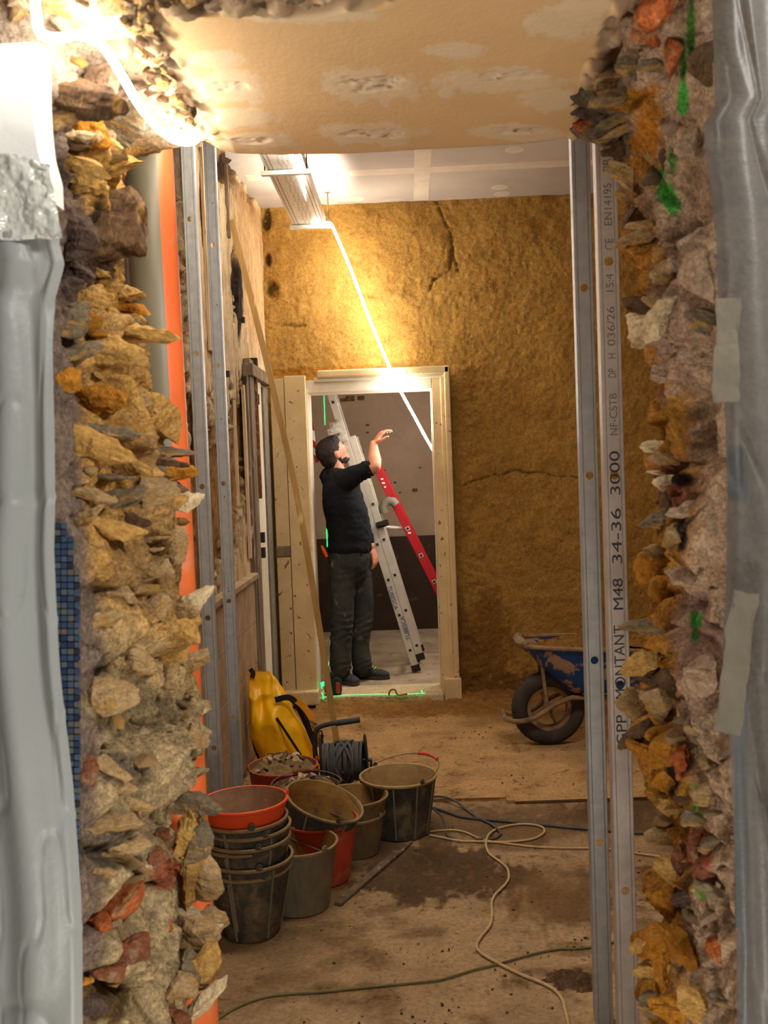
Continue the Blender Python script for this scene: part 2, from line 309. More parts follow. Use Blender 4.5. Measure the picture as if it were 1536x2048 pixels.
def paint_right(x, y, I, Q, rg):
    n = fbm(Q, 9, 4, 51); n2 = fbm(Q, 34, 3, 53); cellc = rg.uniform(-1, 1, I.max()+1)[I]
    base = np.array(srgb(210, 174, 140))[None]*np.ones((len(x), 1))
    k = sstep(0, .5, n2+cellc*.4)[:, None]; base = base*(1-k)+np.array(srgb(182, 150, 120))*k
    xb = np.interp(y, [p[1] for p in BR], [p[0] for p in BR])
    och = (1-sstep(20, 75, x-xb+40*n))*sstep(250, 420, y+80*n); base = base*(1-och[:, None])+np.array(srgb(200, 138, 58))*och[:, None]
    g = ((1-sstep(60, 150, x-xb+40*n))*(1-sstep(240, 420, y+80*n)))[:, None]; base = base*(1-g)+np.array(srgb(112, 98, 82))*g
    return blobs(x, y, base, [(1260, 200, 60, 26, srgb(190, 130, 40)), (1295, 260, 30, 80, srgb(200, 128, 44)), (1285, 340, 34, 40, srgb(186, 122, 44)),
        (1345, 620, 42, 150, srgb(196, 160, 132)), (1365, 480, 40, 80, srgb(204, 170, 140)), (1340, 970, 40, 60, srgb(170, 104, 80)), (1362, 960, 26, 16, srgb(60, 40, 32)), (1362, 1060, 14, 50, srgb(50, 38, 28)),  # shade of the dark hole is painted into the colour
        (1400, 1300, 50, 110, srgb(196, 156, 134)), (1345, 1560, 20, 30, srgb(60, 44, 34)), (1400, 1700, 26, 60, srgb(184, 104, 74)), (1360, 1800, 26, 26, srgb(66, 46, 36)),
        (1382, 60, 9, 70, srgb(84, 130, 54)), (1366, 120, 7, 50, srgb(84, 150, 54)), (1366, 200, 12, 34, GRN), (1345, 320, 9, 26, srgb(110, 150, 70)), (1322, 350, 7, 20, GRN), (1332, 390, 20, 24, GRN), (1345, 412, 16, 24, GRN),
        (1392, 1240, 13, 20, GRN), (1390, 1270, 9, 14, srgb(100, 170, 90)), (1392, 1600, 7, 34, srgb(120, 200, 90)), (1402, 1640, 10, 14, srgb(120, 200, 90)), (1405, 1778, 15, 24, srgb(120, 190, 80))], 2)
wfr = jamb('wall_front_right', 1, FR, BR, 60, paint_right, 23, 2.6); tag(wfr, kind='structure')
# broken plaster edge of the front face, lintel
def soff():
    nx, ny = 300, 200
    X = np.linspace(-.60, .60, nx); Yv = np.linspace(1.345, 2.0, ny)
    XX, YY = np.meshgrid(X, Yv); Q = np.stack([XX.ravel(), YY.ravel(), np.full(nx*ny, 2.175)], 1)
    zx, zz = np.array([at(x, y, 1.99)[[0, 2]] for x, y in ((330, 240), (400, 272), (430, 292), (470, 303), (560, 306), (700, 303), (880, 293), (1040, 284), (1105, 276), (1145, 268), (1300, 230))]).T
    back = np.interp(Q[:, 0], zx, zz); front = 2.185+0*back
    t = ((Q[:, 1]-1.345)/.655); Q[:, 2] = front*(1-t)+back*t
    x, y = proj(Q)
    inner = sstep(0, 34, (x-np.interp(y, [-60, 60, 130, 260], [300, 320, 345, 415]))+26*fbm(Q, 16, 3, 3))*sstep(0, 16, (np.interp(y, [-60, 0, 180, 275], [1262, 1240, 1168, 1150])-x)+14*fbm(Q, 20, 3, 4))
    fe = sstep(0, 14, y-np.interp(x, [380, 560, 760, 900], [18, 24, 10, -40])+14*fbm(Q, 18, 3, 8)); inner = inner*fe
    rough = 1-inner
    rg = np.random.default_rng(5); sd = np.stack([rg.uniform(-.7, .7, 260), rg.uniform(1.3, 2.1, 260)], 1)
    H, E, I = facets(Q[:, :2]+.012*np.stack([fbm(Q, 20, 3, 1), fbm(Q, 20, 3, 2)], 1), sd, rg.normal(0, .5, (260, 2)), rg.normal(0, .006, 260))
    H = np.clip(H, -.012, .014)*sstep(0, .02, E)
    Q[:, 2] -= rough*(H+.016*fbm(Q, 34, 4, 6)-.004)
    patches = [(460, 175, 62, 24), (430, 118, 40, 14), (750, 170, 84, 26), (620, 28, 120, 14), (1125, 45, 60, 26), (1010, 160, 96, 22), (895, 186, 14, 8), (1100, 200, 58, 18), (1040, 265, 72, 14), (745, 268, 82, 18), (520, 282, 60, 14), (480, 235, 60, 16), (1170, 20, 40, 20), (905, 100, 50, 12)]
    base = np.tile(np.array(srgb(222, 184, 134)), (len(Q), 1))
    base = blobs(x, y, base, [(a, b, c*1.25, d*1.3, srgb(226, 200, 162), .12) for a, b, c, d in patches], 4)
    holes = [(460, 172, 44, 10), (750, 168, 66, 15), (1020, 152, 60, 8), (745, 268, 54, 8), (1040, 262, 52, 7), (500, 282, 34, 6)]
    for a, b, c, d in holes:
        dd = np.sqrt(((x-a)/c)**2+((y-b)/d)**2)+fbm(Q, 40, 3, 77)*.8; k = 1-sstep(.7, 1.1, dd); Q[:, 2] += k*(.0022+.003*fbm(Q, 60, 3, 70)); base += (np.array(srgb(222, 200, 172))-base)*(k*.7)[:, None]
        kk = k*sstep(.25, .6, fbm(Q, 90, 2, 71)); base += (np.array(srgb(120, 84, 56))-base)*(kk*.7)[:, None]
    for a, b, c, d in patches: Q[:, 2] -= .0005*(1-sstep(.8, 1.1, np.sqrt(((x-a)/c/1.2)**2+((y-b)/d/1.2)**2)))
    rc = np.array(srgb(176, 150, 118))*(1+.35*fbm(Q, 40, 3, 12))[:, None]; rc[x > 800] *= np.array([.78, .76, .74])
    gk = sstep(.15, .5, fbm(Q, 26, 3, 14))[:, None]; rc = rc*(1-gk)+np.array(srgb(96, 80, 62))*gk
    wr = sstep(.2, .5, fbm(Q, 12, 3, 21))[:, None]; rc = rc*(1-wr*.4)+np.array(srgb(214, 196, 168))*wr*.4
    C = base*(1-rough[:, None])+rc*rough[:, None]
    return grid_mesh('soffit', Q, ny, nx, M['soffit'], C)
lint = MB().box((0, 1.68, 2.755), (5.2, .64, 1.09)).done('wall_front_lintel', M['plainwhite']); tag(lint, kind='structure')
lint.data.materials[0] = M['pink']
so = soff(); so.parent = lint; so['label'] = 'smooth beige plastered underside with filler patches and broken edges'
# back edge drop of the soffit
pts = [(330, 240), (400, 272), (430, 292), (470, 303), (560, 306), (700, 303), (880, 293), (1040, 284), (1105, 276), (1145, 268), (1260, 230)]
b = MB()
for (x0, y0), (x1, y1) in zip(pts, pts[1:]):
    a, c = at(x0, y0, 1.998), at(x1, y1, 1.998); b.poly([tuple(a), tuple(c), (c[0], 1.998, 2.40), (a[0], 1.998, 2.40)], (0, .012, 0))
b.done('plaster_edge', M['tan'], lint)

# ------------------------------------------------------------------ stones and bricks set in the jambs
STONES = {}
def stone_mesh(seed, slab, size=(1, 1, 1), res=6, rugged=1.0, taper=0):
    rg = np.random.default_rng(seed); n = 20
    v = rg.normal(size=(n, 3)); v /= np.abs(v).max(1, keepdims=True)**.75*np.linalg.norm(v, axis=1, keepdims=True)**.25
    v *= rg.uniform(.8, 1.0, (n, 1)); v *= np.array(size)/2
    if taper: u_ = v[:, 0]/size[0]*np.sign(taper)+.5; v[:, 2] *= (1.1-abs(taper)*u_); v[:, 1] *= (1.05-abs(taper)*.6*u_); v[:, 0] *= 1.12
    b = bmesh.new()
    for p in v: b.verts.new(p)
    r = bmesh.ops.convex_hull(b, input=b.verts); bmesh.ops.delete(b, geom=[g for g in r['geom_interior'] if isinstance(g, bmesh.types.BMVert)], context='VERTS')
    mx = max(size)
    for it in range(4):
        lim = mx/res
        es = [e for e in b.edges if e.calc_length() > lim]
        if not es: break
        bmesh.ops.subdivide_edges(b, edges=es, cuts=1, use_grid_fill=False); bmesh.ops.triangulate(b, faces=b.faces)
    b.normal_update()
    P = np.array([q.co for q in b.verts]); N = np.array([q.normal for q in b.verts]); mn = min(size)
    off = rg.uniform(0, 50, 3)
    d = .09*mn*fbm(P+off, 2.2/mn, 4, 1)+.0022*fbm(P+off, 90, 3, 2)
    st = .075*mn*fbm((P+off)*np.array([1, 1, 7.0 if slab else 2.5]), 1.6/mn, 3, 3)
    P = P+N*(d*rugged+st)[:, None]
    for q, p in zip(b.verts, P): q.co = p
    me = bpy.data.meshes.new('stone'); b.to_mesh(me); b.free(); return me
SN = [0]
def surf(o):
    n = len(o.data.vertices); P = np.zeros(n*3); o.data.vertices.foreach_get('co', P); P = P.reshape(-1, 3); P = P[(P[:, 1] > 1.385) & (P[:, 1] < 2.0) & (P[:, 2] > .6)]; x, y = proj(P); return x, y, P
SURF = {wfl.name: surf(wfl), wfr.name: surf(wfr)}
def depth_at(parent, px, py):
    x, y, P = SURF[parent.name]; d = np.hypot(x-px, y-py); k = d < 10
    if k.sum() < 3: k = d < max(14, d.min()+6); return float(np.median(P[k, 1]))
    return float(np.percentile(P[k, 1], 12))
def stone(parent, px, py, w, h, Y, m, rot=0, dep=None, yaw=None, slab=True, name='stone', res=14, seed=None, sink=0):
    SN[0] += 1; s = seed or SN[0]; rr = random.Random(s)
    Y = min(Y+.08, depth_at(parent, px, py)); Y = Y+.0; k = Y/FPX; W, Hh = w*k, h*k; dep = dep or max(W, Hh)*.8
    Y -= (.10-sink)*dep
    me = stone_mesh(s, slab, (W*GROW, dep, Hh*GROW), res, taper=(.75 if parent is wfl else -.75) if rr.random() < .75 and name == 'stone' else 0)
    o = link(name, me, M[m], parent); o.location = at(px, py, Y)
    o.rotation_euler = (math.radians(rr.uniform(-14, 14)), math.radians(rot), math.radians(rr.uniform(-22, 22) if yaw is None else yaw))
    return o
# left jamb: (x, y, w, h, depth, material, tilt clockwise)
LST = [(162, 195, 120, 95, 1.56, 'brown', 18), (205, 150, 80, 60, 1.62, 'pink', -20), (130, 235, 80, 50, 1.47, 'tan', -8), (150, 275, 70, 40, 1.52, 'pale', 10), (190, 260, 60, 90, 1.66, 'mudyel', 15), (240, 245, 80, 70, 1.78, 'slate', 30), (225, 300, 90, 40, 1.78, 'tan', 12),
 (148, 335, 110, 70, 1.55, 'ochre', 20), (240, 325, 80, 34, 1.84, 'ochre', -8), (160, 375, 80, 40, 1.62, 'ochre', 0), (212, 445, 115, 205, 1.76, 'brown', 14), (262, 395, 26, 46, 1.82, 'ochre', 20), (150, 470, 60, 110, 1.60, 'darkst', 10), (150, 548, 70, 44, 1.5, 'darkst', 20), (175, 600, 60, 50, 1.60, 'ochre', 5),
 (232, 586, 90, 42, 1.80, 'ochre', 8), (248, 612, 84, 30, 1.82, 'mudyel', 12), (258, 664, 140, 44, 1.84, 'ochre', 10), (228, 700, 100, 60, 1.78, 'ochre', 18), (150, 640, 44, 60, 1.48, 'slate', 10), (150, 710, 80, 46, 1.54, 'slate', -20), (220, 715, 90, 40, 1.72, 'tan', 24), (130, 760, 48, 44, 1.45, 'mudyel', 0),
 (262, 812, 50, 84, 1.80, 'tan', -32), (326, 838, 46, 130, 1.89, 'ochre', -28), (200, 800, 80, 70, 1.66, 'mudyel', 0), (205, 862, 110, 44, 1.68, 'slate', 12), (190, 895, 130, 60, 1.64, 'ochre', 20), (335, 905, 92, 26, 1.90, 'slate', 4), (332, 924, 70, 18, 1.89, 'brown', 10), (362, 945, 50, 34, 1.92, 'mudyel', -6), (240, 930, 120, 56, 1.74, 'ochre', 10),
 (345, 968, 60, 20, 1.9, 'slate', 30), (378, 1003, 48, 38, 1.93, 'pale', -18), (350, 1000, 40, 40, 1.90, 'ochre', 0), (175, 985, 90, 30, 1.60, 'tan', 20), (240, 1000, 86, 46, 1.74, 'slate', -22), (320, 990, 56, 100, 1.86, 'tan', 6), (215, 955, 80, 16, 1.68, 'slate', 3), (170, 1035, 80, 26, 1.60, 'tan', -28), (260, 1040, 60, 40, 1.76, 'brown', 10),
 (300, 1062, 70, 20, 1.84, 'pale', -4), (308, 1082, 60, 18, 1.84, 'slate', -10), (300, 1100, 54, 14, 1.84, 'slate', -6), (220, 1060, 110, 50, 1.70, 'ochre', 8), (305, 1140, 80, 60, 1.82, 'tan', -10), (350, 1090, 40, 70, 1.88, 'tan', 20), (210, 1120, 90, 60, 1.66, 'ochre', 22), (225, 1190, 90, 70, 1.68, 'tan', 0),
 (385, 1205, 70, 44, 1.92, 'pale', -34), (362, 1230, 60, 52, 1.9, 'tan', -20), (315, 1212, 60, 70, 1.84, 'slate', -30), (375, 1265, 50, 50, 1.92, 'ochre', 20), (350, 1300, 60, 50, 1.88, 'ochre', -30), (395, 1318, 44, 46, 1.94, 'tan', -20), (200, 1240, 80, 30, 1.64, 'pale', -8), (320, 1345, 20, 100, 1.84, 'pale', 32), (280, 1330, 60, 80, 1.78, 'tan', 20),
 (215, 1395, 100, 60, 1.68, 'slate', 4), (190, 1440, 60, 26, 1.58, 'slate', 18), (275, 1300, 90, 50, 1.74, 'tan', -14), (390, 1475, 44, 56, 1.93, 'tan', 10), (350, 1510, 36, 50, 1.87, 'tan', 0), (225, 1540, 70, 26, 1.64, 'slate', 26), (240, 1575, 50, 30, 1.66, 'slate', 10), (315, 1580, 60, 50, 1.8, 'slate', 20), (175, 1545, 40, 60, 1.50, 'brickd', 0), (270, 1610, 70, 30, 1.72, 'tan', 18),
 (388, 1608, 78, 50, 1.94, 'slate', 14), (222, 1650, 110, 50, 1.64, 'tan', 0), (385, 1670, 60, 80, 1.93, 'ochre', 10), (402, 1680, 34, 100, 1.96, 'slate', 18), (240, 1700, 100, 66, 1.66, 'slate', 6), (205, 1740, 60, 20, 1.60, 'pale', 8), (375, 1760, 40, 90, 1.92, 'ochre', 12), (418, 1772, 50, 90, 1.97, 'tan', 24), (430, 1840, 44, 54, 1.98, 'tan', 10), (392, 1835, 90, 30, 1.94, 'pale', 22), (390, 1872, 84, 60, 1.94, 'tan', 6),
 (385, 1945, 30, 90, 1.92, 'slate', -16), (412, 1930, 44, 110, 1.97, 'ochre', 6), (410, 2000, 100, 26, 1.97, 'pale', -44), (365, 1985, 50, 60, 1.88, 'tan', 20), (355, 2040, 40, 50, 1.87, 'brickd', 0), (185, 2010, 70, 60, 1.56, 'darkst', 10), (165, 1965, 40, 30, 1.50, 'mudyel', 0)]
LBR = [(240, 1808, 130, 54, 1.66, 'brick', -26), (200, 1850, 60, 44, 1.60, 'brick', 10), (310, 1790, 40, 50, 1.80, 'brickd', 20), (325, 1845, 34, 50, 1.83, 'brick', -20), (255, 1905, 90, 60, 1.70, 'brickd', -20), (212, 1940, 70, 40, 1.62, 'brickd', 14), (325, 1680, 30, 44, 1.83, 'brickd', 10), (310, 1720, 34, 34, 1.80, 'brickd', 0)]
RST = [(1212, 40, 90, 40, 1.60, 'slate', -16), (1215, 85, 100, 50, 1.66, 'slate', -10), (1210, 130, 90, 36, 1.72, 'brown', -8), (1225, 165, 80, 26, 1.80, 'tan', -6), (1172, 222, 50, 30, 1.92, 'darkst', -8), (1238, 192, 100, 26, 1.84, 'slate', -14), (1262, 130, 50, 60, 1.7, 'slate', 10), (1300, 130, 40, 40, 1.62, 'slate', 0), (1236, 240, 80, 36, 1.90, 'slate', -12), (1246, 258, 80, 20, 1.91, 'tan', -14), (1215, 275, 50, 44, 1.92, 'slate', 0),
 (1245, 300, 80, 36, 1.92, 'brown', -16), (1250, 345, 60, 60, 1.93, 'tan', 30), (1262, 385, 50, 40, 1.93, 'tan', 30), (1282, 434, 84, 40, 1.95, 'brown', 4), (1300, 458, 90, 14, 1.95, 'tan', 12), (1270, 478, 72, 34, 1.95, 'tan', -10), (1316, 512, 34, 50, 1.95, 'ochre', 10), (1325, 550, 46, 60, 1.95, 'tan', -12),
 (1292, 612, 80, 54, 1.94, 'brown', 10), (1286, 655, 52, 84, 1.94, 'pale', -4), (1318, 635, 30, 90, 1.90, 'pale', 28), (1310, 605, 46, 30, 1.91, 'tan', 20), (1335, 680, 46, 60, 1.86, 'pink', 0), (1330, 745, 50, 60, 1.90, 'pink', 0), (1322, 895, 70, 24, 1.96, 'pale', 10), (1335, 915, 60, 30, 1.93, 'tan', 0), (1335, 970, 50, 50, 1.93, 'pale', 10), (1312, 945, 36, 12, 1.96, 'pale', 4), (1340, 1000, 40, 30, 1.92, 'brown', 0), (1375, 1020, 70, 40, 1.76, 'pink', 0),
 (1318, 1042, 72, 44, 1.95, 'slate', -12), (1345, 1075, 26, 76, 1.92, 'tan', 8), (1320, 1110, 60, 50, 1.95, 'tan', 10), (1308, 1145, 76, 60, 1.95, 'mudyel', 20), (1330, 1180, 60, 60, 1.90, 'mudyel', 0), (1285, 1252, 80, 34, 1.95, 'slate', 2), (1325, 1290, 60, 40, 1.92, 'mudyel', 0), (1278, 1325, 84, 40, 1.95, 'ochre', -24), (1300, 1355, 60, 40, 1.92, 'brown', 10),
 (1272, 1408, 76, 80, 1.95, 'tan', 24), (1310, 1400, 50, 90, 1.9, 'tan', 8), (1335, 1360, 40, 80, 1.86, 'brown', 0), (1272, 1472, 70, 44, 1.95, 'brown', -30), (1290, 1505, 80, 44, 1.95, 'mudyel', 30), (1322, 1500, 40, 90, 1.92, 'mudyel', 0), (1325, 1560, 36, 80, 1.94, 'mudyel', -14), (1330, 1610, 30, 50, 1.93, 'ochre', 0), (1320, 1668, 56, 52, 1.95, 'tan', 0), (1335, 1735, 44, 70, 1.94, 'ochre', 10), (1362, 1720, 30, 60, 1.82, 'brickd', 0),
 (1362, 1800, 40, 36, 1.80, 'darkst', 0), (1330, 1800, 46, 60, 1.94, 'mudyel', 0), (1302, 1880, 90, 50, 1.95, 'mudyel', -20), (1280, 1890, 50, 34, 1.96, 'ochre', -20), (1332, 1930, 60, 100, 1.9, 'mudyel', -10), (1300, 1940, 60, 60, 1.94, 'ochre', 0), (1365, 1900, 34, 110, 1.84, 'mudyel', -14), (1295, 2005, 50, 60, 1.95, 'slate', 30), (1330, 2015, 60, 60, 1.92, 'mudyel', 0), (1390, 2005, 70, 50, 1.74, 'ochre', 20), (1440, 1995, 64, 36, 1.54, 'slate', 20),
 (1420, 1690, 44, 30, 1.6, 'slate', 0), (1395, 1640, 60, 30, 1.70, 'slate', 10), (1410, 1590, 50, 60, 1.62, 'tan', 0), (1380, 1150, 80, 60, 1.74, 'pink', 0), (1400, 1360, 60, 110, 1.64, 'pink', 0), (1370, 780, 60, 90, 1.74, 'pink', 10), (1400, 640, 50, 60, 1.6, 'slate', 20), (1395, 545, 60, 120, 1.62, 'pink', 0), (1410, 860, 50, 50, 1.60, 'pink', 0), (1388, 290, 60, 90, 1.62, 'pink', 0), (1400, 130, 40, 90, 1.52, 'brown', 0), (1420, 1880, 40, 60, 1.58, 'pink', 0)]
RBR = [(1165, 250, 44, 24, 1.94, 'brick', -6), (1318, 22, 120, 60, 1.52, 'brick', -26), (1296, 62, 60, 50, 1.56, 'brick', 40), (1345, 105, 30, 90, 1.52, 'brick', 10), (1333, 785, 26, 44, 1.93, 'brickd', 0), (1366, 1525, 44, 66, 1.8, 'brick', -14), (1390, 1690, 30, 60, 1.68, 'brickd', 0), (1410, 1745, 40, 60, 1.62, 'brickd', 0), (1428, 1900, 30, 44, 1.56, 'brick', -20), (1355, 985, 40, 40, 1.82, 'brickd', 0)]
GROW = 1.42
for i, s in enumerate(LST):
    low = s[1] > 1060 and s[0] < 335
    if low and i % 3 == 2: continue
    mm = s[5]
    if low and mm in ('slate', 'ochre', 'pale'): mm = ('tan', 'tan', 'slate')[i % 3]
    GROW = 1.25 if low else 1.42
    stone(wfl, s[0], s[1], s[2], s[3], s[4], mm, s[6], sink=.16 if low else 0)
GROW = 1.2
for s in LBR: stone(wfl, s[0], s[1], s[2], s[3], s[4], s[5], s[6], slab=False, name='brick', sink=.14)
GROW = 1.22
for s in RST: stone(wfr, s[0], s[1], s[2], s[3], s[4]+.0, s[5], s[6])
for s in RBR: stone(wfr, s[0], s[1], s[2], s[3], s[4], s[5], s[6], slab=False, name='brick')
def filler(parent, sgn, F, B, n, mats, seed, boxes):
    rr = random.Random(seed); pool = [stone_mesh(900+seed+i, i % 3 > 0, (1, 1, .55), 5) for i in range(8)]
    zf, xf = curve_at(F, 1.38); zb, xb = curve_at(B, 1.95); made = 0
    while made < n:
        z = rr.uniform(.76, 2.17); u = rr.uniform(.12, .97); Y = 1.38+.57*u
        X = np.interp(z, zf, xf)*(1-u)+np.interp(z, zb, xb)*u - sgn*.012
        px, py = proj((X, Y, z))
        if any(abs(px-q[0]) < q[2]*.42 and abs(py-q[1]) < q[3]*.42 for q in boxes): continue
        m = mats(px, py, rr); s = rr.uniform(.018, .052)
        me = pool[rr.randrange(8)].copy(); me.materials.clear(); o = link('stone', me, M[m], parent)
        o.location = (X, Y, z); o.scale = (s, s*rr.uniform(.7, 1.4), s*rr.uniform(.5, 1.1)); o.rotation_euler = (rr.uniform(-.4, .4), rr.uniform(-.6, .6), rr.uniform(0, 6.28)); made += 1
def ml(x, y, r):
    if y < 320: return r.choice(['tan', 'pale', 'brown', 'ochre'])
    if y < 1250: return r.choice(['ochre', 'ochre', 'mudyel', 'tan', 'slate']) if x > 165 else r.choice(['slate', 'pink'])
    return r.choice(['tan', 'tan', 'slate', 'pink', 'ochre'])
def mr(x, y, r):
    if x > 1350: return r.choice(['pink', 'pink', 'slate', 'tan', 'pale'])
    return r.choice(['slate', 'brown', 'tan'] if y < 420 else ['mudyel', 'ochre', 'tan', 'mudyel', 'slate'])
filler(wfl, -1, FL, BL, 46, ml, 3, LST+LBR); filler(wfr, 1, FR, BR, 46, mr, 4, RST+RBR)

rr = random.Random(12)
for i in range(90):
    x = -.52+.43*i/90; me = stone_mesh(3000+i, True, (rr.uniform(.02, .055), rr.uniform(.02, .05), rr.uniform(.012, .03)), 7)
    if x > -.09: continue
    o = link('stone', me, M[rr.choice(['slate', 'pink', 'brown', 'tan'])], lint); o.location = (x, 1.365+rr.uniform(-.02, .018), 2.192+rr.uniform(-.004, .022)); o.rotation_euler = (rr.uniform(-.4, .4), rr.uniform(-.3, .3), rr.uniform(0, 6))
for i in range(46):
    y = rr.uniform(30, 258); x = np.interp(y, [0, 130, 260], [290, 335, 405])-rr.uniform(0, 60); p = atz(x, y, 2.178); me = stone_mesh(3100+i, True, (rr.uniform(.012, .035), rr.uniform(.012, .03), rr.uniform(.008, .02)), 6)
    o = link('stone', me, M[rr.choice(['slate', 'pale', 'brown', 'tan'])], lint); o.location = tuple(p); o.rotation_euler = (rr.uniform(-.4, .4), rr.uniform(-.3, .3), rr.uniform(0, 6))
# ------------------------------------------------------------------ mosaic tiles on the front face
TM = [mat('mosaic_%d' % i, srgb(*c), rough=.25, spec=.5) for i, c in enumerate([(46, 58, 84), (62, 74, 92), (36, 46, 74), (74, 80, 86), (50, 68, 86), (84, 80, 72), (34, 38, 52)])]
tb = MB().box((0, 0, 0), (.0082, .004, .0082), None, .0008); tme = None
def tiles(parent, xs, ys, edge):
    global tme
    for j, y in enumerate(ys):
        for i, x in enumerate(xs):
            if not edge(x, y): continue
            if tme is None: o = tb.done('mosaic_tile', TM[0], parent); tme = o.data; ms = [tme]+[tme.copy() for _ in TM[1:]]; [m_.materials.clear() or m_.materials.append(TM[k]) for k, m_ in enumerate(ms)]; tiles.ms = ms
            else: o = bpy.data.objects.new('mosaic_tile', random.choice(tiles.ms)); COL.objects.link(o); o.parent = parent
            o.location = at(x, y, 1.3765); o.location[1] = 1.3765
tiles(wfl, [102+13.2*i for i in range(5)], [1052+13.2*j for j in range(56)], lambda x, y: x+4 < np.interp(y, [p[1] for p in FL], [p[0] for p in FL])+12 and x > np.interp(y, [300, 1000, 2048], [80, 100, 140])-6)
tiles(wfr, [1463+13*i for i in range(3)], [900+13*j for j in range(87)], lambda x, y: x-6 > np.interp(y, [p[1] for p in FR], [p[0] for p in FR])-8 and (y > 1380 or y < 1000))
# ------------------------------------------------------------------ room shell
YB = 6.6; XL = -.92; ZC = 3.28
def wall_back():
    X = np.concatenate([np.arange(XL-.02, 1.75, .0085), np.linspace(1.78, 3.0, 12)]); Z = np.arange(0, ZC+.02, .0085)
    nx, nz = len(X), len(Z); XX, ZZ = np.meshgrid(X, Z); Q = np.stack([XX.ravel(), np.full(nx*nz, YB), ZZ.ravel()], 1)
    x, y = proj(Q)
    n = fbm(Q, 2.2, 4, 41); n2 = fbm(Q, 11, 4, 42); n3 = fbm(Q, 45, 3, 43)
    d = .020*n+.011*n2+.0055*n3+.004*fbm(Q, 110, 2, 44)*sstep(-.2, .3, n2)
    def crack(pts, wd, dp):
        dist = np.full(len(Q), 1e9)
        for (a, b), (c, e) in zip(pts, pts[1:]):
            vx, vy = c-a, e-b; t = np.clip(((x-a)*vx+(y-b)*vy)/(vx*vx+vy*vy), 0, 1); dist = np.minimum(dist, np.hypot(x-a-t*vx, y-b-t*vy))
        k = np.exp(-((dist+3*n3)/wd)**2); return k, dp*k
    K = np.zeros(len(Q))
    for pts, wd, dp in [([(872, 400), (884, 430), (902, 468), (906, 500), (916, 540)], 2.2, .012), ([(905, 500), (900, 540), (868, 560), (860, 580)], 3, .012), ([(925, 972), (945, 962), (968, 956), (990, 950), (1004, 952), (1018, 943), (1034, 940), (1055, 946), (1080, 944), (1110, 952), (1160, 955)], 1.8, .010), ([(690, 560), (720, 590), (790, 600)], 2.5, .008), ([(560, 652), (610, 652)], 3, .012)]:
        k, dd = crack(pts, wd, dp); d = d-dd; K = np.maximum(K, k)
    step = .008*sstep(-.02, .02, (y-955-25*n2)/60)*(x > 920)   # second coat ends along the long crack
    d = d+step
    rim = np.exp(-((np.abs(x-(930+.03*(y-750)))-0)/26)**2)*(y > 730)*(y < 1400); d = d+.018*rim*sstep(-.2, .5, n2+.2)
    holes = [(545, 585, 14, 20), (533, 440, 8, 26), (535, 520, 7, 14)]
    for a, b, c, e in holes:
        k = 1-sstep(.7, 1.2, np.hypot((x-a)/c, (y-b)/e)+n2*.5); d -= .022*k; K = np.maximum(K, k*1.3)
    Q[:, 1] -= d
    base = np.tile(np.array(srgb(172, 130, 64)), (len(Q), 1)); k = sstep(-.35, .4, n)[:, None]; base = base*(1-k)+np.array(srgb(162, 120, 56))*k
    r = sstep(.1, .45, n2+.4*n3)[:, None]; base = base*(1-r*.28)+np.array(srgb(128, 90, 42))*r*.28
    base *= (1-.62*np.clip(K, 0, 1.4))[:, None]  # shade inside holes and cracks painted into the colour
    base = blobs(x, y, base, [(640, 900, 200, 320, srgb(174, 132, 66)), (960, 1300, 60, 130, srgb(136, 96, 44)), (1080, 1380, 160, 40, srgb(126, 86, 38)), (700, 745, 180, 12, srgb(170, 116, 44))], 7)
    inside = (Q[:, 0] > -.70) & (Q[:, 0] < .20) & (Q[:, 2] < 2.08)
    o = grid_mesh('wall_back', Q, nz, nx, M['mud'], base, mask=inside); tag(o, kind='structure')
    # solid core behind the daub, with the doorway through it
    for bx in (((XL+-.70)/2-1.0, 6.72, 1.65, 2.16-.0, 3.3),): pass
    b = MB(); b.box((-1.62, 6.69, 1.65), (1.86, .12, 3.3)); b.box((1.65, 6.69, 1.65), (2.94, .12, 3.3)); b.box((-.26, 6.69, 2.69), (.90, .12, 1.22))
    b.done('wall_core', M['mudyel'], o)
    return o
wb = wall_back()
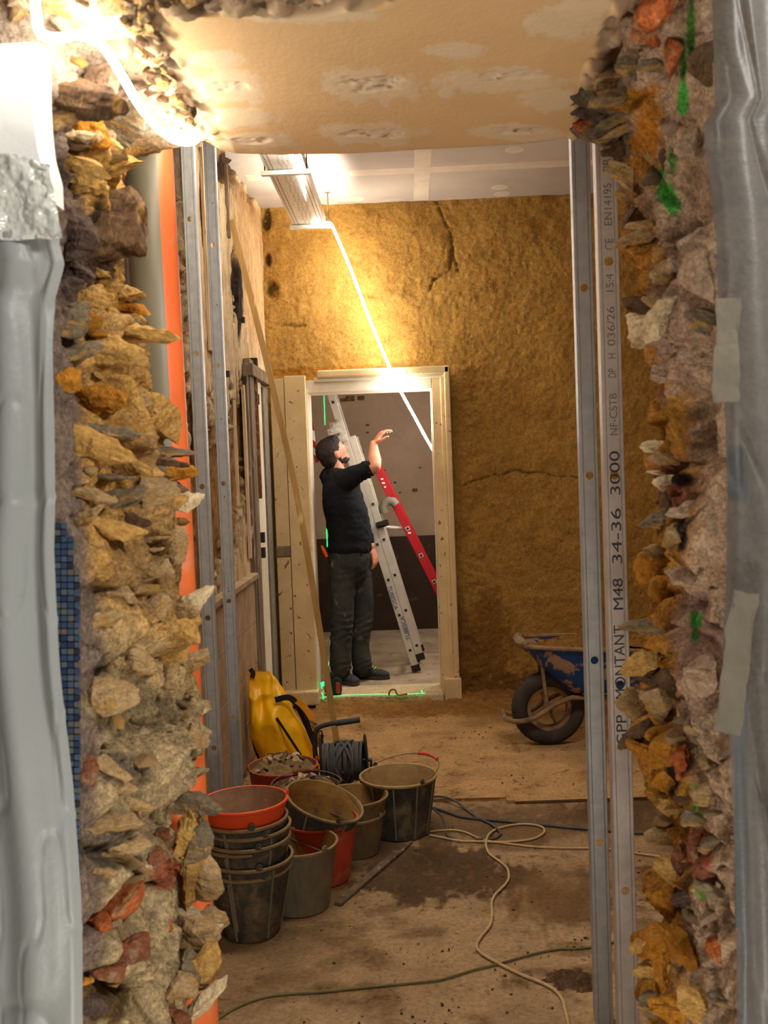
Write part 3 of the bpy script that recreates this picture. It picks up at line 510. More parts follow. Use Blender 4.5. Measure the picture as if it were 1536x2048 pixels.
def wall_left():
    Y = np.concatenate([np.linspace(1.98, 3.7, 30)[:-1], np.arange(3.7, YB+.03, .0075)]); Z = np.arange(0, ZC+.02, .0085)
    ny, nz = len(Y), len(Z); YY, ZZ = np.meshgrid(Y, Z); Q = np.stack([np.full(ny*nz, XL), YY.ravel(), ZZ.ravel()], 1)
    x, y = proj(Q); S = Q*np.array([1, 1, .25]); F = Q*np.array([1, 1, .12])
    n = fbm(S, 5, 4, 61); n2 = fbm(S, 16, 4, 62); nf = fbm(F, 60, 4, 63); nr = fbm(Q, 24, 4, 64)
    # where the plaster has fallen off (ragged edges), the fibrous daub lies deeper
    reg = [(350, 700, 34, 600), (362, 330, 16, 120), (470, 560, 9, 110), (440, 980, 42, 190), (478, 900, 26, 170), (455, 340, 26, 50), (500, 360, 16, 50), (490, 840, 14, 90), (405, 1050, 30, 260), (430, 440, 8, 90)]
    K = np.zeros(len(Q))
    for a, b, c, e in reg: K = np.maximum(K, 1-sstep(.72, .95, np.hypot((x-a)/c, (y-b)/e)+.55*n2+.35*nr))
    d = .010*n+.004*nf*(1-K)-K*(.03+.012*nf+.012*nr)+.002*nr
    flake = sstep(.12, .2, n2)*(1-K)*sstep(1120, 1050, y); d += flake*.006
    Q[:, 0] += d
    pl = np.tile(np.array(srgb(212, 182, 140)), (len(Q), 1)); k = sstep(-.2, .4, n2)[:, None]; pl = pl*(1-k)+np.array(srgb(188, 160, 122))*k
    pl = blobs(x, y, pl, [(510, 520, 40, 220, srgb(214, 174, 124)), (410, 500, 14, 300, srgb(224, 186, 142)), (530, 700, 12, 60, srgb(222, 196, 160)), (470, 720, 30, 100, srgb(206, 178, 138))], 8)
    fib = np.array(srgb(150, 112, 70))*(1+.5*nf)[:, None]; rd = sstep(800, 950, y)[:, None]*(x > 385)[:, None]; fib = fib*(1-rd)+np.array(srgb(160, 114, 66))*rd*(1+.5*nf)[:, None]
    fib = np.where((x < 380)[:, None], np.array(srgb(148, 122, 92))*(1+.5*nr)[:, None], fib)
    C = pl*(1-K[:, None])+fib*K[:, None]
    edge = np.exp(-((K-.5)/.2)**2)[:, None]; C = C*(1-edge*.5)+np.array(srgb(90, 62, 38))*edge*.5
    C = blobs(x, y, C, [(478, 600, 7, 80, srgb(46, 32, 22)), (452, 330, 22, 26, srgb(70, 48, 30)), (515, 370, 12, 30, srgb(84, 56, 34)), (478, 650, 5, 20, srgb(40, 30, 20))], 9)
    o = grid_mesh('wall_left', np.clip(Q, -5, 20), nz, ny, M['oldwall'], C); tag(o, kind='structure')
    b = MB(); b.box((XL-.20, 4.3, 1.65), (.22, 4.7, 3.3)); b.done('wall_core', M['tan'], o)
    return o
wl = wall_left()
tag(MB().box((3.05, 4.3, 1.65), (.12, 4.8, 3.4)).done('wall_right', M['mudyel']), kind='structure')
# ceiling: plasterboard sheets with taped joints
ce = tag(MB().box((1.0, 4.3, ZC+.06), (4.3, 4.72, .12)).done('ceiling', M['ceil']), kind='structure')
def jt(a, b): MB().box(((a[0]+b[0])/2, (a[1]+b[1])/2, ZC-.0006), (abs(b[0]-a[0]), abs(b[1]-a[1]), .0016)).done('joint_band', M['joint'], ce)
jx = atz(828, 350, ZC)[0], atz(860, 350, ZC)[0]
jt((jx[0], 1.98), (jx[1], 6.58)); [jt((q0, y0), (q1, y0+.12)) for y0 in (5.86, 4.66) for q0, q1 in ((-.9, jx[0]), (jx[1], 2.6))]
for q in ((660, 405), (690, 399), (713, 398), (685, 388), (1000, 375), (1005, 388), (1030, 300)):
    p = atz(q[0], q[1], ZC); b = MB(); b.lathe([(0, -.0016), (.05, -.0014), (.055, 0)], 20); o = b.done('filler_patch', M['joint'], ce); o.location = (p[0], p[1], ZC); o.scale = (1.0, 1.1, 1)
# ------------------------------------------------------------------ floor
def floor():
    X = np.concatenate([np.linspace(-2.6, -1.0, 5)[:-1], np.arange(-1.0, 1.45, .0085), np.linspace(1.5, 3.1, 8)]); Y = np.concatenate([np.linspace(-1.2, 2.2, 8)[:-1], np.arange(2.2, 4.8, .0085), np.linspace(4.85, 6.7, 20)])
    nx, ny = len(X), len(Y); XX, YY = np.meshgrid(X, Y); Q = np.stack([XX.ravel(), YY.ravel(), np.zeros(nx*ny)], 1)
    n = fbm(Q, 1.6, 4, 71); n2 = fbm(Q, 7, 4, 72); n3 = fbm(Q, 40, 4, 73); Qs = Q*np.array([.5, 1.6, 1]); n4 = fbm(Qs, 9, 4, 74)
    Q[:, 2] = np.where(Q[:, 1] > 2.1, .0012*n2+.0035*np.clip(n3-.25, 0, 1)+.004*np.clip(n4-.35, 0, 1), 0)
    x, y = proj(Q+np.array([0, 1e-4, 0])); f = Q[:, 1] > 1.9; x = np.where(f, x, -999); y = np.where(f, y, -999)
    C = np.tile(np.array(srgb(180, 148, 110)), (len(Q), 1)); k = sstep(-.3, .4, n)[:, None]; C = C*(1-k)+np.array(srgb(160, 128, 90))*k
    k = sstep(.06, .42, n2+.5*n4)[:, None]; C = C*(1-.65*k)+np.array(srgb(120, 92, 58))*.65*k
    k = sstep(.28, .5, n3*.6+n4*.6)[:, None]; C = C*(1-.6*k)+np.array(srgb(92, 62, 34))*.6*k
    C = blobs(x, y, C, [(880, 1745, 140, 62, srgb(90, 68, 46), .14), (1010, 1760, 60, 24, srgb(96, 70, 46), .3), (1120, 1800, 110, 50, srgb(120, 90, 56), .6), (1150, 1960, 44, 18, srgb(116, 78, 34), .2), (980, 1650, 320, 40, srgb(118, 92, 62), .7), (760, 1700, 60, 40, srgb(110, 86, 62), .5), (560, 1900, 60, 40, srgb(146, 118, 84), .5), (1240, 1620, 120, 40, srgb(98, 74, 48), .5)], 5)
    k = (np.exp(-((np.hypot((x-880)/140, (y-1745)/62)-0)/.95)**6)*sstep(.2, .5, n3))[:, None]; C = C*(1+.5*k)
    return tag(grid_mesh('floor', Q, ny, nx, M['floor'], C), kind='structure')
fl = floor()
crumb = MB()
cl_ = [(random.uniform(440, 1320), random.uniform(1450, 2060)) for _ in range(26)]
for i in range(700):
    c_ = random.choice(cl_); x, y = (random.gauss(c_[0], 40), random.gauss(c_[1], 14)) if i % 3 else (random.uniform(440, 1320), 1440+620*random.random()**.8); p = atz(x, y, 0)
    if p[0] < -.75: continue
    if p[1] > 4.5: p = atz(x, y, .018)
    s = random.choice([.0015, .002, .002, .003, .003, .006]) * random.uniform(.7, 1.3)
    crumb.box((p[0], p[1], (p[2] if p[1] <= 4.5 else .018)+s*.3), (s, s*random.uniform(.6, 1.6), s*.8), Euler((random.uniform(-.5, .5), random.uniform(-.5, .5), random.uniform(0, 6))).to_matrix())
tag(crumb.done('mortar_crumbs', M['brown']), 'small brown crumbs of mud and mortar scattered over the dusty floor', 'debris', kind='stuff')
# clod of dried mud by the right studs
def clod(name, px, py, r, hgt, m, label, cat, z0=0.0, sx=1.0):
    n = 90; a = np.linspace(-1, 1, n); A, B = np.meshgrid(a, a); c = atz(px, py, z0)
    Q = np.stack([A.ravel()*r*sx, B.ravel()*r, np.zeros(n*n)], 1); R = np.hypot(A, B).ravel()+.4*fbm(Q, 3/r, 3, 5)
    Q[:, 2] = hgt*(1-sstep(.4, 1.0, R))*(1+.9*fbm(Q, 9/r, 4, 6))-.001; o = grid_mesh(name, Q, n, n, m, mask=R > 1.05); o.location = (c[0], c[1], z0); return tag(o, label, cat)
clod('mud_clod', 1150, 1962, .075, .010, M['brown'], 'ochre clod of dried mud on the floor beside the right metal studs', 'mud', sx=1.35)
# hardboard sheets on the far floor
for i, (x0, x1, y0, y1) in enumerate(((-.88, .42, 4.56, 6.5), (.424, 2.9, 4.50, 6.5))):
    n = 150 if i == 0 else 190; ny = 170; XX, YY = np.meshgrid(np.linspace(x0, x1, n), np.linspace(y0, y1, ny)); Q = np.stack([XX.ravel(), YY.ravel(), np.full(n*ny, .016)], 1)
    Q[:, 1] += (1-(Q[:, 1]-y0)/(y1-y0))*(.02*(Q[:, 0]-x0) if i else -.0)
    n2 = fbm(Q, 6, 4, 81); n3 = fbm(Q, 34, 4, 82); nw = fbm(Q, 1.5, 3, 83); Q[:, 2] += .004*np.clip(n3-.2, 0, 1)
    C = np.tile(np.array(srgb(192, 152, 102)), (len(Q), 1)); k = sstep(.0, .4, n2)[:, None]; C = C*(1-.5*k)+np.array(srgb(154, 118, 74))*.5*k
    k = sstep(.22, .45, n3*.8+n2*.3)[:, None]; C = C*(1-.75*k)+np.array(srgb(108, 70, 34))*.75*k
    k = sstep(5.55, 6.1, Q[:, 1]+.6*nw)[:, None]; C = C*(1-k)+np.array(srgb(142, 104, 56))*k
    o = grid_mesh('floor_sheet', Q, ny, n, M['floor'], C)
    b = MB(); b.box(((x0+x1)/2, (y0+y1)/2+(.01 if i else 0), .008), (x1-x0, y1-y0-.01, .0145), None); e = b.done('sheet_edge', M['lath'], o)
    if i: e.rotation_euler = (0, 0, .008); e.location = (0, 0, 0)
    tag(o, ['dusty hardboard sheet lying on the floor in front of the buckets and doorway', 'dusty hardboard sheet under the wheelbarrow, right of the sheet joint'][i], 'board', 'floor protection sheets')
# spilled daub along the foot of the back wall
X = np.arange(-.66, 2.9, .012); Y = np.arange(5.75, 6.585, .012); XX, YY = np.meshgrid(X, Y); Q = np.stack([XX.ravel(), YY.ravel(), np.zeros(len(X)*len(Y))], 1)
n = fbm(Q, 5, 4, 91); n3 = fbm(Q, 30, 4, 92); t = (Q[:, 1]-5.9)/.7+.25*n
Q[:, 2] = .016+.045*sstep(.3, 1.05, t)*(1+.4*n3)+.006*n3*sstep(.1, .4, t)-.006*(1-sstep(.05, .3, t))
Cc = np.tile(np.array(srgb(142, 100, 50)), (len(Q), 1))*(1+.3*n3)[:, None]
tag(grid_mesh('spilled_daub', Q, len(Y), len(X), M['mud'], Cc, mask=t < .12), 'ochre daub spilled along the foot of the far mud wall', 'mud', kind='stuff')

# ------------------------------------------------------------------ doorway in the back wall
d1 = tag(empty('door_1', (-.25, 6.6, 0)), kind='structure')
def dpart(name, x0, x1, y0, y1, z0, z1, m, bev=.003, par=None, lab=None):
    o = MB().box(((x0+x1)/2+.25, (y0+y1)/2-6.6, (z0+z1)/2), (x1-x0, y1-y0, z1-z0)).done(name, m, par or d1, bevel=bev)
    if lab: o['label'] = lab
    return o
zt = 2.06
dpart('right_jamb', .158, .245, 6.50, 6.74, .03, zt+.10, M['cream']); dpart('jamb_stop', .150, .1585, 6.58, 6.62, .05, zt-.01, M['creamw'])
dpart('architrave', .238, .275, 6.455, 6.56, .10, zt+.135, M['cream'], .008); dpart('architrave_bead', .212, .240, 6.478, 6.52, .12, zt+.11, M['cream'], .008)
dpart('plinth_block', .175, .285, 6.44, 6.53, .02, .17, M['cream'], .004)
dpart('head', -.66, .157, 6.50, 6.74, zt-.005, zt+.075, M['creamw']); dpart('head_moulding', -.58, .275, 6.455, 6.53, zt+.085, zt+.135, M['cream'], .010); dpart('head_moulding', -.60, .262, 6.475, 6.53, zt+.062, zt+.088, M['creamw'], .006)
dpart('left_jamb', -.672, -.648, 6.48, 6.74, .05, zt+.02, M['creamw'])
dpart('casing_board', -.79, -.655, 6.44, 6.52, .07, zt+.105, M['cream'], .004, lab='wide cream painted board beside the doorway')
dpart('casing_board', -.885, -.795, 6.46, 6.52, 1.06, zt+.09, M['cream'], .004); dpart('casing_board', -.885, -.795, 6.45, 6.52, .09, 1.01, M['cream'], .004)
dpart('cross_rail', -.888, -.792, 6.44, 6.52, 1.0, 1.07, M['oldwood'], .006)
dpart('casing_foot', -.865, -.64, 6.38, 6.50, .035, .13, M['cream'], .012)
dpart('threshold', -.66, .17, 6.44, 6.80, 0.0, .078, M['pale'], .012, lab='worn pale stone threshold')
# door frame in the left wall, next to the corner
d2 = tag(empty('door_2', (XL, 6.2, 0)), kind='structure')
def wpart(name, y0, y1, x0, x1, z0, z1, m, bev=.003):
    return MB().box(((x0+x1)/2-XL, (y0+y1)/2-6.2, (z0+z1)/2), (x1-x0, y1-y0, z1-z0)).done(name, m, d2, bevel=bev)
def yy(px, X=-.87): return atx(px, 950, X)[1]
wpart('post', 5.66, 5.80, XL, -.885, 0.0, 2.20, M['oldwood']); wpart('post', 5.60, 5.655, XL, -.895, 0.3, 2.16, M['oldwood']); wpart('door_panel', 5.86, 6.16, XL, -.90, .15, 2.10, M['creamw']); wpart('frame_strip', 6.18, 6.36, XL, -.89, 0, 2.08, M['greywood']); wpart('head', 5.64, 6.42, XL, -.865, 2.10, 2.17, M['oldwood']); wpart('edge_strip', 5.81, 5.84, XL, -.87, 1.4, 2.12, M['brickd'])
for z in (1.05, 1.14, 1.95, 2.16): wpart('hinge', 5.83, 5.87, XL, -.868, z, z+.06, M['hole'], .001)
# wainscot boards with a moulded rail on the left wall
wn = tag(empty('wainscot', (XL, 4.6, 0)), kind='structure')
for k in range(4):
    for y0, y1 in ((3.0, 4.12), (4.125, 4.86), (4.865, 5.58)):
        z0 = .02+k*.232; MB().box((.012, (y0+y1)/2-4.6, z0+.115), (.02+.004*random.random(), y1-y0-.005, .2275)).done('board', M['wains'], wn, bevel=.002)
MB().box((.02, 4.3-4.6, .972), (.05, 2.6, .035)).done('rail', M['wains'], wn, bevel=.006)
# loose vertical strips of old board left on the wall
for (xa, ya, xb, yb, wd, m_) in ((486, 770, 503, 1115, .05, 'plank'), (468, 800, 484, 1010, .022, 'plank'), (452, 330, 462, 480, .035, 'oldwood'), (497, 740, 512, 900, .022, 'oldwood'), (405, 300, 418, 700, .09, 'plank'), (388, 780, 398, 900, .05, 'plank')):
    a, c = atx(xa, ya, XL+.012), atx(xb, yb, XL+.012); c[1] = a[1]
    b = MB(); b.bar(a, c, wd, .014, (1, 0, 0)); bmesh.ops.subdivide_edges(b.b, edges=b.b.edges[:], cuts=7, use_grid_fill=True)
    P = np.array([v.co for v in b.b.verts]); dn = fbm(P, 30, 3, 3)
    for v, q in zip(b.b.verts, dn): v.co.y += q*.012; v.co.x += q*.002
    b.done('wall_strip', M[m_], wl)
for px, py in ((486, 640), (455, 748), (490, 758), (460, 1135), (430, 470)):
    p = atx(px, py, XL+.02); MB().box(tuple(p), (.02, .03, .03)).done('nail_block', M['hole'], wl)

# ------------------------------------------------------------------ back room
ZF2 = .08; YB2 = 9.05
tag(MB().box((.2, 7.95, ZF2/2-.001), (4.6, 2.4, ZF2)).done('floor_back', mat('back_floor', srgb(176, 158, 130), srgb(140, 120, 94), c3=srgb(110, 90, 66), thr=.6, c3scale=12, scale=3, bump=.004, bscale=30, rough=.9)), kind='structure')
wbb = tag(MB().box((.2, YB2+.06, 2.0), (4.6, .12, 2.2)).done('wall_back_far', mat('grey_beige_render', srgb(168, 146, 124), srgb(150, 130, 108), c3=srgb(110, 90, 70), thr=.68, c3scale=9, scale=2.5, bump=.004, bscale=30, rough=.9)), kind='structure')
MB().box((.2, YB2+.05, .49), (4.6, .12, .88)).done('dado', mat('dark_dado', srgb(60, 44, 32), srgb(44, 33, 25), c3=srgb(84, 64, 46), thr=.6, scale=4, bump=.003, bscale=20), wbb)
for px, py, s in ((735, 850, .02), (735, 865, .015), (830, 980, .03), (790, 965, .015), (800, 985, .012), (726, 905, .012), (700, 797, .05), (722, 796, .04), (686, 800, .03), (840, 935, .014), (770, 940, .012)):
    p = at(px, py, YB2-.001); MB().box(tuple(p), (s*1.6, .004, s)).done('chip', M['brown'], wbb)
tag(MB().box((-1.16, 7.95, 1.6), (.12, 2.4, 3.2)).done('wall_left_far', bpy.data.materials['grey_beige_render']), kind='structure')
tag(MB().box((2.4, 7.95, 1.6), (.12, 2.4, 3.2)).done('wall_right_far', bpy.data.materials['grey_beige_render']), kind='structure')
tag(MB().box((.2, 7.95, 3.16), (4.6, 2.5, .12)).done('ceiling_far', M['ceil']), kind='structure')
# ------------------------------------------------------------------ plastic pipe, metal studs
M['pipe'] = mat('orange_pipe_with_grey_coat', srgb(228, 104, 52), srgb(234, 122, 66), c3=srgb(222, 164, 128), thr=.56, scale=3, c3scale=7, sharp=.3, rough=.42, spec=.45)
M['pipegrey'] = mat('grey_coat', srgb(128, 120, 96), srgb(110, 104, 84), c3=srgb(176, 168, 146), thr=.68, scale=4, c3scale=20, stretch=(1, 1, .4), rough=.4, spec=.45, sharp=.04)
pa, pb_ = at(297, 330, 2.13), at(389, 2040, 2.13)
d = (pb_-pa); tA = pa-d*((pa[2]-3.27)/d[2]) if False else pa+d*((3.26-pa[2])/d[2]); tB = pa+d*((0.0-pa[2])/d[2])
r_ = .052; nz_ = 220; na = 64; Pp = []; mi = []
for i in range(nz_):
    c = tB+(tA-tB)*i/(nz_-1)
    for k in range(na): a = 2*math.pi*k/na; Pp.append((c[0]+r_*math.cos(a), c[1]+r_*math.sin(a), c[2]))
me = bpy.data.meshes.new('pipe'); F = []
for i in range(nz_-1):
    for k in range(na):
        a = i*na+k; b2 = i*na+(k+1) % na; F.append((a, b2, b2+na, a+na))
F.append(tuple(range(na))[::-1]); F.append(tuple((nz_-1)*na+k for k in range(na)))
me.from_pydata(Pp, [], F)
cen = np.array([[Pp[f[0]][0], Pp[f[0]][1], Pp[f[0]][2]] for f in F]); nn = fbm(cen, 7, 3, 9)
pipe = link('drain_pipe', me, [M['pipe'], M['pipegrey']], smooth=True)
for i, f in enumerate(F[:-2]):
    a = math.degrees(2*math.pi*((i % na)+.5)/na); z = Pp[f[0]][2]   # -90 faces the camera, 0 the room
    lim = -56+10*nn[i]+(0 if z > 1.45 else -70*min(1, (1.45-z)/.5)*1)
    a = a-360 if a > 180 else a
    if -200 < a < lim: me.polygons[i].material_index = 1
me.set_sharp_from_angle(angle=math.radians(50))
tag(pipe, 'orange plastic drain pipe with a grey coated side standing behind the left rubble', 'pipe')

def plate(b, x0, x1, z0, z1, holes, r, y=0.0, n=16):
    """flat strip in the x-z plane with round holes through its middle"""
    xm = (x0+x1)/2; h = (x1-x0)/2; cuts = [z0]
    def quad(za, zb): b.faces.new([b.verts.new(p) for p in ((x0, y, za), (x1, y, za), (x1, y, zb), (x0, y, zb))])
    zc = z0
    for hz in holes:
        if hz-h < zc or hz+h > z1: continue
        quad(zc, hz-h); zc = hz+h
        sq, ci = [], []
        for k in range(n):
            a = 2*math.pi*k/n+math.pi/4; c, s = math.cos(a), math.sin(a); q = max(abs(c), abs(s)); sq.append(b.verts.new((xm+c/q*h, y, hz+s/q*h))); ci.append(b.verts.new((xm+c*r, y, hz+s*r)))
        for k in range(n): b.faces.new((sq[k], sq[(k+1) % n], ci[(k+1) % n], ci[k]))
    quad(zc, z1)
def stud(X, Y, holes, label, m='galv', top=ZC, w=.048, lean=0.0, dimples=()):
    b = bmesh.new(); h = w/2; z0, z1 = 0.0, top
    # profile: lip, flange, web edge, groove | holed strip | groove, web edge, flange, lip
    def run(pr):
        v = [[b.verts.new((x, y, z)) for x, y in pr] for z in (z0, z1)]
        for i in range(len(pr)-1): b.faces.new((v[0][i], v[0][i+1], v[1][i+1], v[1][i]))
    run([(-h+.006, .036), (-h, .036), (-h, .0015), (-h+.0015, 0), (-h+.007, 0), (-h+.0085, .0022), (-h+.010, 0), (-.0125, 0)])
    run([(.0125, 0), (h-.010, 0), (h-.0085, .0022), (h-.007, 0), (h-.0015, 0), (h, .0015), (h, .034), (h-.006, .034)])
    plate(b, -.0125, .0125, z0, z1, sorted(holes), .0108)
    bmesh.ops.remove_doubles(b, verts=b.verts, dist=.0002)
    me = bpy.data.meshes.new('metal_stud'); b.to_mesh(me); b.free()
    o = link('metal_stud', me, M[m]); s = o.modifiers.new('s', 'SOLIDIFY'); s.thickness = .0009; s.offset = 0
    o.location = (X, Y, 0); tag(o, label, 'metal stud', 'metal studs lining the room')
    for dz, dx in dimples:
        MB().tube([(dx, -.0025, dz), (dx, .004, dz)], .0022, 8).done('screw', M['hole'], o)
    return o
def hz(px, py, Y): z = at(px, py, Y)[2]; return [z+.5*k for k in range(-6, 7) if .05 < z+.5*k < 3.2]
X1 = at(1179, 951, 2.70)[0]; X2 = at(1229, 950, 2.375)[0]
stud(X1, 2.70, hz(1181, 951, 2.70), 'bare galvanised metal stud, left one of the pair beside the right rubble edge')
s2 = stud(X2, 2.375, hz(1231, 950, 2.375), 'galvanised metal stud printed with black lettering, nearest the right rubble edge', 'galv2')
s3_ = stud(at(404, 973, 3.76)[0], 3.76, hz(412, 973, 3.76), 'galvanised metal stud just right of the orange pipe')
stud(at(447, 967, 4.22)[0], 4.22, hz(451, 967, 4.22), 'galvanised metal stud second from the orange pipe, near the old left wall', dimples=[(at(426, 406, 4.22)[2], .006), (at(435, 610, 4.22)[2], .006), (at(445, 838, 4.22)[2], .004), (at(451, 993, 4.22)[2], .002), (at(461, 1176, 4.22)[2], .0), (at(461, 1182, 4.22)[2], .003)])
stud(at(259, 450, 2.72)[0], 2.72, [], 'galvanised metal stud edge hidden behind the orange pipe')
def text(s, size, loc, rot, m, parent, xs=1.0, name='lettering', sp=1.0, ext=.00015, off=0.0):
    c = bpy.data.curves.new('t', 'FONT'); c.body = s; c.size = size; c.align_x = 'LEFT'; c.align_y = 'CENTER'; c.extrude = ext; c.space_character = sp; c.offset = off
    t = bpy.data.objects.new('t', c); COL.objects.link(t); dg = bpy.context.evaluated_depsgraph_get(); me = bpy.data.meshes.new_from_object(t.evaluated_get(dg)); bpy.data.objects.remove(t)
    x = np.array([v.co.x for v in me.vertices]); wd = x.max()-x.min()
    o = link(name, me, m, parent); o.location = loc; o.rotation_euler = rot; o.scale = (xs, 1, 1); o['_w'] = float(wd); return o
M['ink'] = mat('black_ink', srgb(58, 52, 50), rough=.6); M['ink2'] = mat('faint_ink', srgb(112, 104, 98), rough=.6)
def stext(s, y0, y1, size, m):
    """text on the second stud reading upwards between image heights y0 (start) and y1 (end)"""
    za, zb = at(1232, y0, 2.375)[2], at(1232, y1, 2.375)[2]
    o = text(s, size, (.002, -.0009, za), (math.pi/2, -math.pi/2, 0), M[m], s2); w_ = o['_w']; o.scale = ((zb-za)/w_, 1, 1); del o['_w']
stext('GPP', 1492, 1432, .036, 'ink'); stext('MONTANT', 1400, 1253, .036, 'ink'); stext('M48', 1222, 1160, .034, 'ink'); stext('34-36', 1130, 1020, .034, 'ink'); stext('3000', 992, 905, .034, 'ink')
stext('NF-CSTB', 872, 788, .026, 'ink2'); stext('DP', 756, 738, .026, 'ink2'); stext('H', 718, 708, .026, 'ink2'); stext('036/26', 692, 614, .026, 'ink2'); stext('15:4', 588, 552, .026, 'ink2'); stext('CE', 500, 478, .026, 'ink2'); stext('EN14195', 452, 368, .026, 'ink2'); stext('PREGY', 344, 270, .026, 'ink2')

# ------------------------------------------------------------------ plastic sheets and tape over the front face
def plastic_mat(name, c, alpha, trans):
    m = mat(name, c, tuple(v*.9 for v in c), scale=3, rough=.42, spec=.4, bump=.003, bscale=9); b = m.node_tree.nodes['Principled BSDF']
    nt = m.node_tree; out = nt.nodes['Material Output']; tr = nt.nodes.new('ShaderNodeBsdfTranslucent'); tr.inputs[0].default_value = (*c, 1); mx = nt.nodes.new('ShaderNodeMixShader'); mx.inputs[0].default_value = trans
    nt.links.new(b.outputs[0], mx.inputs[1]); nt.links.new(tr.outputs[0], mx.inputs[2]); tp = nt.nodes.new('ShaderNodeBsdfTransparent'); m2 = nt.nodes.new('ShaderNodeMixShader'); m2.inputs[0].default_value = alpha
    nt.links.new(tp.outputs[0], m2.inputs[1]); nt.links.new(mx.outputs[0], m2.inputs[2]); nt.links.new(m2.outputs[0], out.inputs[0]); return m
M['plasL'] = plastic_mat('white_plastic_film', srgb(156, 160, 158), .97, .35)
M['plasR'] = plastic_mat('clear_plastic_film', srgb(96, 96, 94), .74, .3)
def sheet(name, edge, y0, y1, out, sgn, Y0, m, seed, nfold, ampf, diag=0):
    nv, nu = 260, 150; Q = np.zeros((nv, nu, 3)); ys = np.linspace(y0, y1, nv)
    ex = np.interp(ys, [e[1] for e in edge], [e[0] for e in edge])
    for i in range(nv):
        e = at(ex[i], ys[i], Y0); u = np.linspace(0, 1, nu); X = e[0]+sgn*u*out
        z = np.full(nu, at(ex[i], ys[i], Y0)[2]); s = u*out
        P3 = np.stack([s*9, z*1.3+s*diag, np.full(nu, seed*1.0)], 1); P4 = np.stack([s*30, z*3+s*diag*4, np.full(nu, seed*3.0)], 1)
        fold = np.sin(s*nfold*2*math.pi/out+1.6*vnoise(P3, seed)+z*.5)*.6+vnoise(P3*1.7, seed+3)*.6
        Q[i, :, 0] = X; Q[i, :, 1] = Y0+ampf*fold*(.35+.65*np.clip(s*14, 0, 1))+.004*vnoise(P4, seed+5)+.008*(1-np.abs(vnoise(P4*np.array([.4, 1.0, 1]), seed+6))*5).clip(0, 1)+.004*(1-np.abs(vnoise(P4*np.array([1.1, 2.3, 1]), seed+9))*6).clip(0, 1); Q[i, :, 2] = z
        Q[i, :, 1] = np.where(s < .010, Q[i, :, 1]+(.010-s)*1.2, Q[i, :, 1]); Q[i, :, 0] += .004*vnoise(P4, seed+8)*(s < .2)
    return grid_mesh(name, Q.reshape(-1, 3), nv, nu, m)
EL = [(118, 440), (112, 480), (122, 520), (104, 600), (104, 700), (108, 860), (110, 1000), (108, 1100), (112, 1200), (118, 1320), (130, 1480), (138, 1650), (148, 1800), (152, 1920), (154, 2048), (156, 2250)]
o = sheet('plastic_sheet', EL, 462, 2400, .50, -1, 1.31, M['plasL'], 3, 6, .012); tag(o, 'whitish plastic sheet hanging in folds from tape left of the opening', 'plastic sheet')
ER = [(1425, -80), (1432, 100), (1436, 200), (1412, 240), (1420, 330), (1432, 420), (1440, 520), (1440, 600), (1448, 700), (1456, 860), (1464, 1000), (1468, 1150), (1462, 1260), (1462, 1400), (1470, 1500), (1476, 1700), (1480, 1900), (1482, 2048), (1486, 2250)]
o = sheet('plastic_sheet', ER, -120, 2400, .40, 1, 1.31, M['plasR'], 8, 5, .020, diag=2.4); tag(o, 'bluish grey clear plastic sheet draped right of the opening', 'plastic sheet')
# overexposed plastic painted as a white face, and crumpled tape, above the left sheet
WE = [(78, 84), (74, 100), (74, 180), (78, 250), (84, 300), (98, 350), (100, 400)]
b = bmesh.new(); n = 40; ys = np.linspace(84, 400, n); ex = np.interp(ys, [e[1] for e in WE], [e[0] for e in WE]); rows = []
for y_, e_ in zip(ys, ex):
    a = at(e_, y_, 1.325); rows.append([b.verts.new((a[0]-.42, 1.325, a[2])), b.verts.new((a[0]-.006, 1.325, a[2])), b.verts.new((a[0], 1.332, a[2])), b.verts.new((a[0], 1.378, a[2]))])
for i in range(n-1):
    for k in range(3): b.faces.new((rows[i][k], rows[i][k+1], rows[i+1][k+1], rows[i+1][k]))
me = bpy.data.meshes.new('overexposed_panel'); b.to_mesh(me); b.free(); o = link('overexposed_panel', me, M['plainwhite'], wfl); o['label'] = 'white face painted for the overexposed plastic beside the opening'
def tape(name, pts, m, label, seed, Y=1.30, n=60, amp=.006, cat='tape', th=.0):
    a = np.linspace(0, 1, n); (x0, y0), (x1, y1), (x2, y2), (x3, y3) = pts; A, B = np.meshgrid(a, a); A, B = A.ravel(), B.ravel()
    px = (x0*(1-A)+x1*A)*(1-B)+(x3*(1-A)+x2*A)*B; py = (y0*(1-A)+y1*A)*(1-B)+(y3*(1-A)+y2*A)*B; Q = np.array([at(u, v, Y) for u, v in zip(px, py)])
    Q[:, 1] -= amp*np.abs(fbm(Q, 26, 4, seed))*2; Q[:, 0] += .006*fbm(Q, 30, 3, seed+4)*(np.abs(A-.5) > .4); Q[:, 2] += .006*fbm(Q, 26, 3, seed+6)*(np.abs(B-.5) > .4)
    return tag(grid_mesh(name, Q, n, n, m, smooth=False), label, cat)
M['tape'] = mat('clear_tape', srgb(190, 190, 180), srgb(160, 162, 156), scale=8, rough=.2, spec=.7)
M['tape2'] = mat('beige_tape', srgb(96, 90, 76), srgb(84, 78, 66), scale=8, rough=.75, spec=.15)
tape('crumpled_tape', [(-40, 300), (98, 322), (124, 480), (-40, 478)], M['tape'], 'crumpled clear tape holding the top of the left plastic sheet', 5, Y=1.305, n=80, amp=.011)
tape('tape_strip', [(1432, 600), (1482, 598), (1476, 802), (1424, 800)], M['tape2'], 'pale tape strip at the edge of the right plastic sheet, upper one', 7, Y=1.285, amp=.002)
